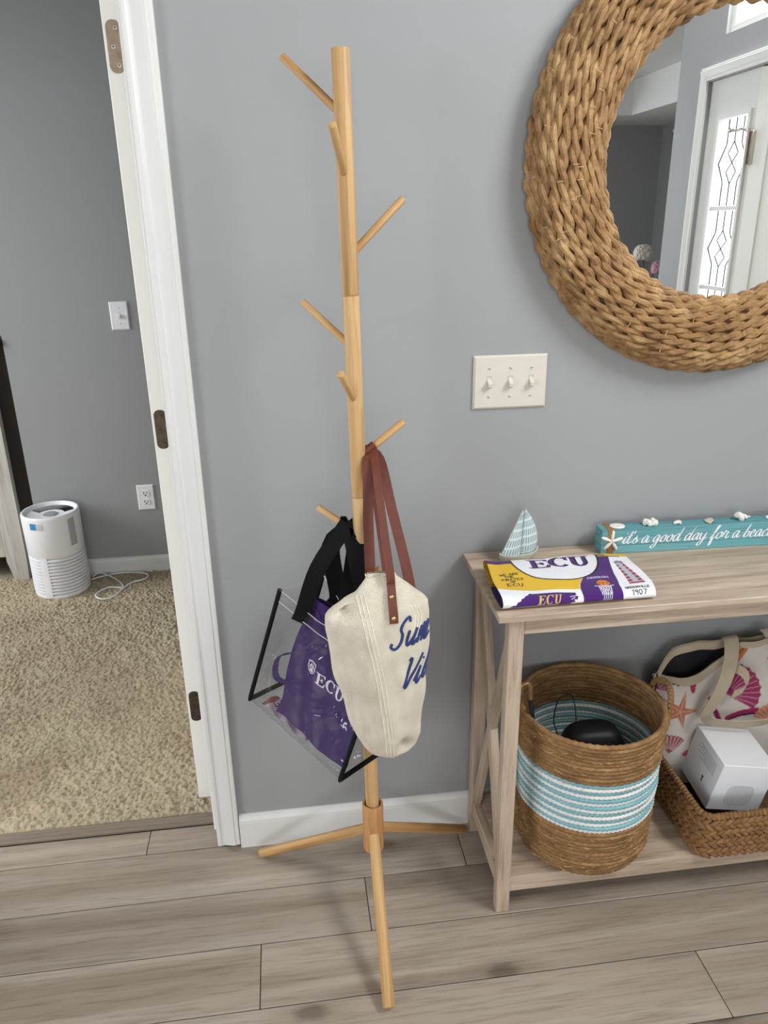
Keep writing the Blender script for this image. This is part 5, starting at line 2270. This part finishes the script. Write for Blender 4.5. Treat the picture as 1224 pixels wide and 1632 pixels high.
# ================================================================== AIR PURIFIER
PC = Vector((-1.022, 1.606, .014))
ap = thing('air_purifier', 'white round air purifier with slatted lower half on the carpet', 'air purifier', PC)
m = MB()
m.lathe([(.001, .014), (.108, .014), (.112, .018), (.113, .026), (.110, .032), (.103, .034), (.103, .200), (.112, .203), (.1145, .208), (.1165, .372), (.1155, .380), (.112, .384),
         (.107, .384), (.104, .380), (.098, .370), (.045, .362), (.001, .361)], 64, (PC.x, PC.y))
m.build('housing', WHITEP, ap)
lm = None
for k in range(11):
    z = .044 + k * .0148
    mt = Matrix.Translation((PC.x, PC.y, z))
    if lm is None:
        q = MB().lathe([(.100, -.0045), (.111, -.0058), (.1145, -.004), (.1145, .0026), (.110, .0045), (.100, .003), (.100, -.0045)], 64, cap0=False, cap1=False)
        lm = q.build('louver', WHITEP, ap, matrix=mt).data
    else:
        link('louver', lm, None, ap, mt)


def cylpatch(a0_, a1_, z0_, z1_, r, n=10):
    q = MB()
    for side in (0, .0012):
        for i in range(n + 1):
            a = math.radians(a0_ + (a1_ - a0_) * i / n)
            for z in (z0_, z1_):
                q.v.append((PC.x + (r + side) * math.cos(a), PC.y + (r + side) * math.sin(a), z))
    for s in (0, 1):
        o_ = s * 2 * (n + 1)
        for i in range(n):
            q.f.append((o_ + 2 * i, o_ + 2 * i + 1, o_ + 2 * i + 3, o_ + 2 * i + 2))
    return q


cylpatch(-112, -96, .026, .206, .1135).build('centre_post', WHITEP, ap)
cylpatch(62, 118, .026, .206, .1135).build('centre_post', WHITEP, ap)
cylpatch(-119, -105, .335, .362, .1165, 6).build('energy_label', BLUELABEL, ap)
cylpatch(-105, -92, .335, .360, .1165, 6).build('side_label', plain('pale_label', C(206, 206, 208), .6), ap)
cylpatch(-42, -26, .245, .365, .1162, 6).build('spec_label', GREYLABEL, ap)
for k in range(34):
    a = math.radians(20 + 140 * k / 33)
    q = MB()
    d = Vector((math.cos(a), math.sin(a), 0))
    q.tube([PC + d * .055 + Vector((0, 0, .3495)), PC + d * .094 + Vector((0, 0, .3560))], .0016, 4)
    if k < 33:
        q.build('vent_slot', DARK, ap, smooth=False)
for k in range(12):
    a = math.radians(250 + 40 * k / 11)
    d = Vector((math.cos(a), math.sin(a), 0))
    MB().tube([PC + d * .075 + Vector((0, 0, .3525)), PC + d * .094 + Vector((0, 0, .3560))], .0014, 4).build('vent_slot', DARK, ap, smooth=False)
m = MB().lathe([(.001, .360), (.030, .360), (.031, .364), (.027, .3665), (.001, .367)], 32, (PC.x, PC.y))
m.build('control_dial', plain('silver_dial', C(196, 196, 198), .25, .6), ap)
CRD = [(-.915, 1.690), (-.897, 1.725), (-.85, 1.69), (-.815, 1.655), (-.775, 1.60), (-.76, 1.556), (-.79, 1.562), (-.826, 1.56), (-.86, 1.515), (-.855, 1.475), (-.819, 1.455),
       (-.78, 1.485), (-.755, 1.556), (-.727, 1.600), (-.685, 1.618), (-.668, 1.65), (-.69, 1.69), (-.765, 1.715), (-.832, 1.705), (-.885, 1.68), (-.912, 1.655)]
m = MB().tube(catmull([(x, y, .0225 + .002 * math.sin(i)) for i, (x, y) in enumerate(CRD)], 6), .0032, 8)
o = m.build('power_cord', WHITEP, None)
tag(o, 'white power cord looped on the carpet beside the air purifier', 'cord')

# ================================================================== WHITEWASHED CABINET AT THE LEFT EDGE
WW = wood('whitewashed_wood', C(186, 180, 170), C(204, 199, 190), C(218, 214, 206), 2, fine=80, coarse=8, rough=.6, stretch=.06, rand=.06)
DKW = wood('dark_brown_wood', C(34, 28, 24), C(44, 37, 31), C(54, 45, 38), 2, fine=80, coarse=10, rough=.7, stretch=.05)
cab = thing('cabinet', 'whitewashed wooden cabinet with a dark filler for the shaded gap at the left edge', 'cabinet', (-1.5, 1.95, .012))
MB().box(-1.95, -1.138, 1.772, 2.25, .10, 1.05, .002).build('carcass', DKW, cab, smooth=False)  # dark brown body also fills the side gap, standing in for its shade
for x in (-1.95, -1.285):
    MB().prism([(x, .95), (x + .085, .95), (x + .085, .10), (x + .080, .012), (x + .02, .012), (x, .10)], 1.735, 1.772, lambda a, b, d: (a, d, b + (.10 if b > .5 else 0))).build('post', WW, cab, smooth=False)
for x in (-1.17, -1.95):
    MB().box(x, x + .032, 1.775, 1.81, .012, .10).build('foot', DKW, cab, smooth=False)
MB().box(-1.98, -1.135, 1.728, 2.26, 1.05, 1.078, .003).build('top', DKW, cab, smooth=False)
for (za, zb) in ((.12, .42), (.43, .73), (.74, 1.04)):
    d = MB().box(-1.86, -1.29, 1.748, 1.772, za, zb, .002).build('drawer', WW, cab, smooth=False)
    q = MB().rod((-1.575, 1.748, (za + zb) / 2), (-1.575, 1.722, (za + zb) / 2), .014, 14, .003)
    q.build('knob', BRONZE, d)
m = MB().box(-1.36, -1.148, 1.80, 1.97, 1.079, 1.215, .008)
o = m.build('white_canister', WHITEP, None)
tag(o, 'white container on top of the whitewashed cabinet', 'container')

# ================================================================== LIVING ROOM THINGS SEEN IN THE MIRROR
rod_ = thing('curtain_rod', 'metal curtain rod with a ball finial reflected in the mirror', 'curtain rod', (4.2, -6.0, 2.34))
MB().rod((4.2, -6.85, 2.34), (4.2, -4.4, 2.34), .014, 14, .002).build('rod', BRONZE, rod_)
MB().ball((4.2, -6.89, 2.34), .05, 18, 12).build('finial', STEEL, rod_)
MB().box(4.195, 4.30, -6.7, -6.68, 2.325, 2.355).build('bracket', BRONZE, rod_, smooth=False)
MB().box(4.195, 4.30, -4.7, -4.68, 2.325, 2.355).build('bracket', BRONZE, rod_, smooth=False)
st_ = thing('pedestal', 'dark wooden pedestal under the flower vase reflected in the mirror', 'pedestal', (2.93, -4.57, 0))
MB().box(2.73, 3.13, -4.77, -4.37, .74, .78, .005).build('top', DKW, st_, smooth=False)
for (x, y) in ((2.76, -4.74), (3.10, -4.74), (2.76, -4.40), (3.10, -4.40)):
    MB().box(x - .02, x + .02, y - .02, y + .02, 0, .74, .002).build('leg', DKW, st_, smooth=False)
vs_ = MB().lathe([(.04, .78), (.07, .80), (.085, .86), (.07, .94), (.04, .99), (.05, 1.02), (.042, 1.02), (.034, .99), (.001, .98)], 28, (2.92, -4.57)).build('flower_vase', plain('pale_vase', C(150, 150, 150), .3), None)
tag(vs_, 'round pale vase holding flowers, reflected low in the mirror', 'vase')


def bloom(c, r, mt, label):
    o_ = thing('flower', label, 'flower', c)
    q = MB()
    for k in range(46):
        th = math.acos(1 - 1.55 * (k + .5) / 46)
        a = k * 2.39996
        d = Vector((math.sin(th) * math.cos(a), math.sin(th) * math.sin(a), math.cos(th)))
        p = Vector(c) + d * r * .72
        q.ball(tuple(p), r * .34, 6, 5, (1 - .5 * abs(d.x), 1 - .5 * abs(d.y), 1 - .5 * abs(d.z)), .05)
    q.build('petals', mt, o_)
    MB().tube([c, (2.92, -4.57, 1.0)], .004, 6).build('stem', plain('green_stem', C(70, 92, 58), .7), o_)


bloom((2.86, -4.53, 1.225), .085, plain('white_petal', C(214, 208, 196), .8), 'white pompom flower in the vase reflected in the mirror')
bloom((3.02, -4.55, 1.11), .075, plain('pink_petal', C(196, 150, 160), .8), 'pink pompom flower in the vase reflected in the mirror')
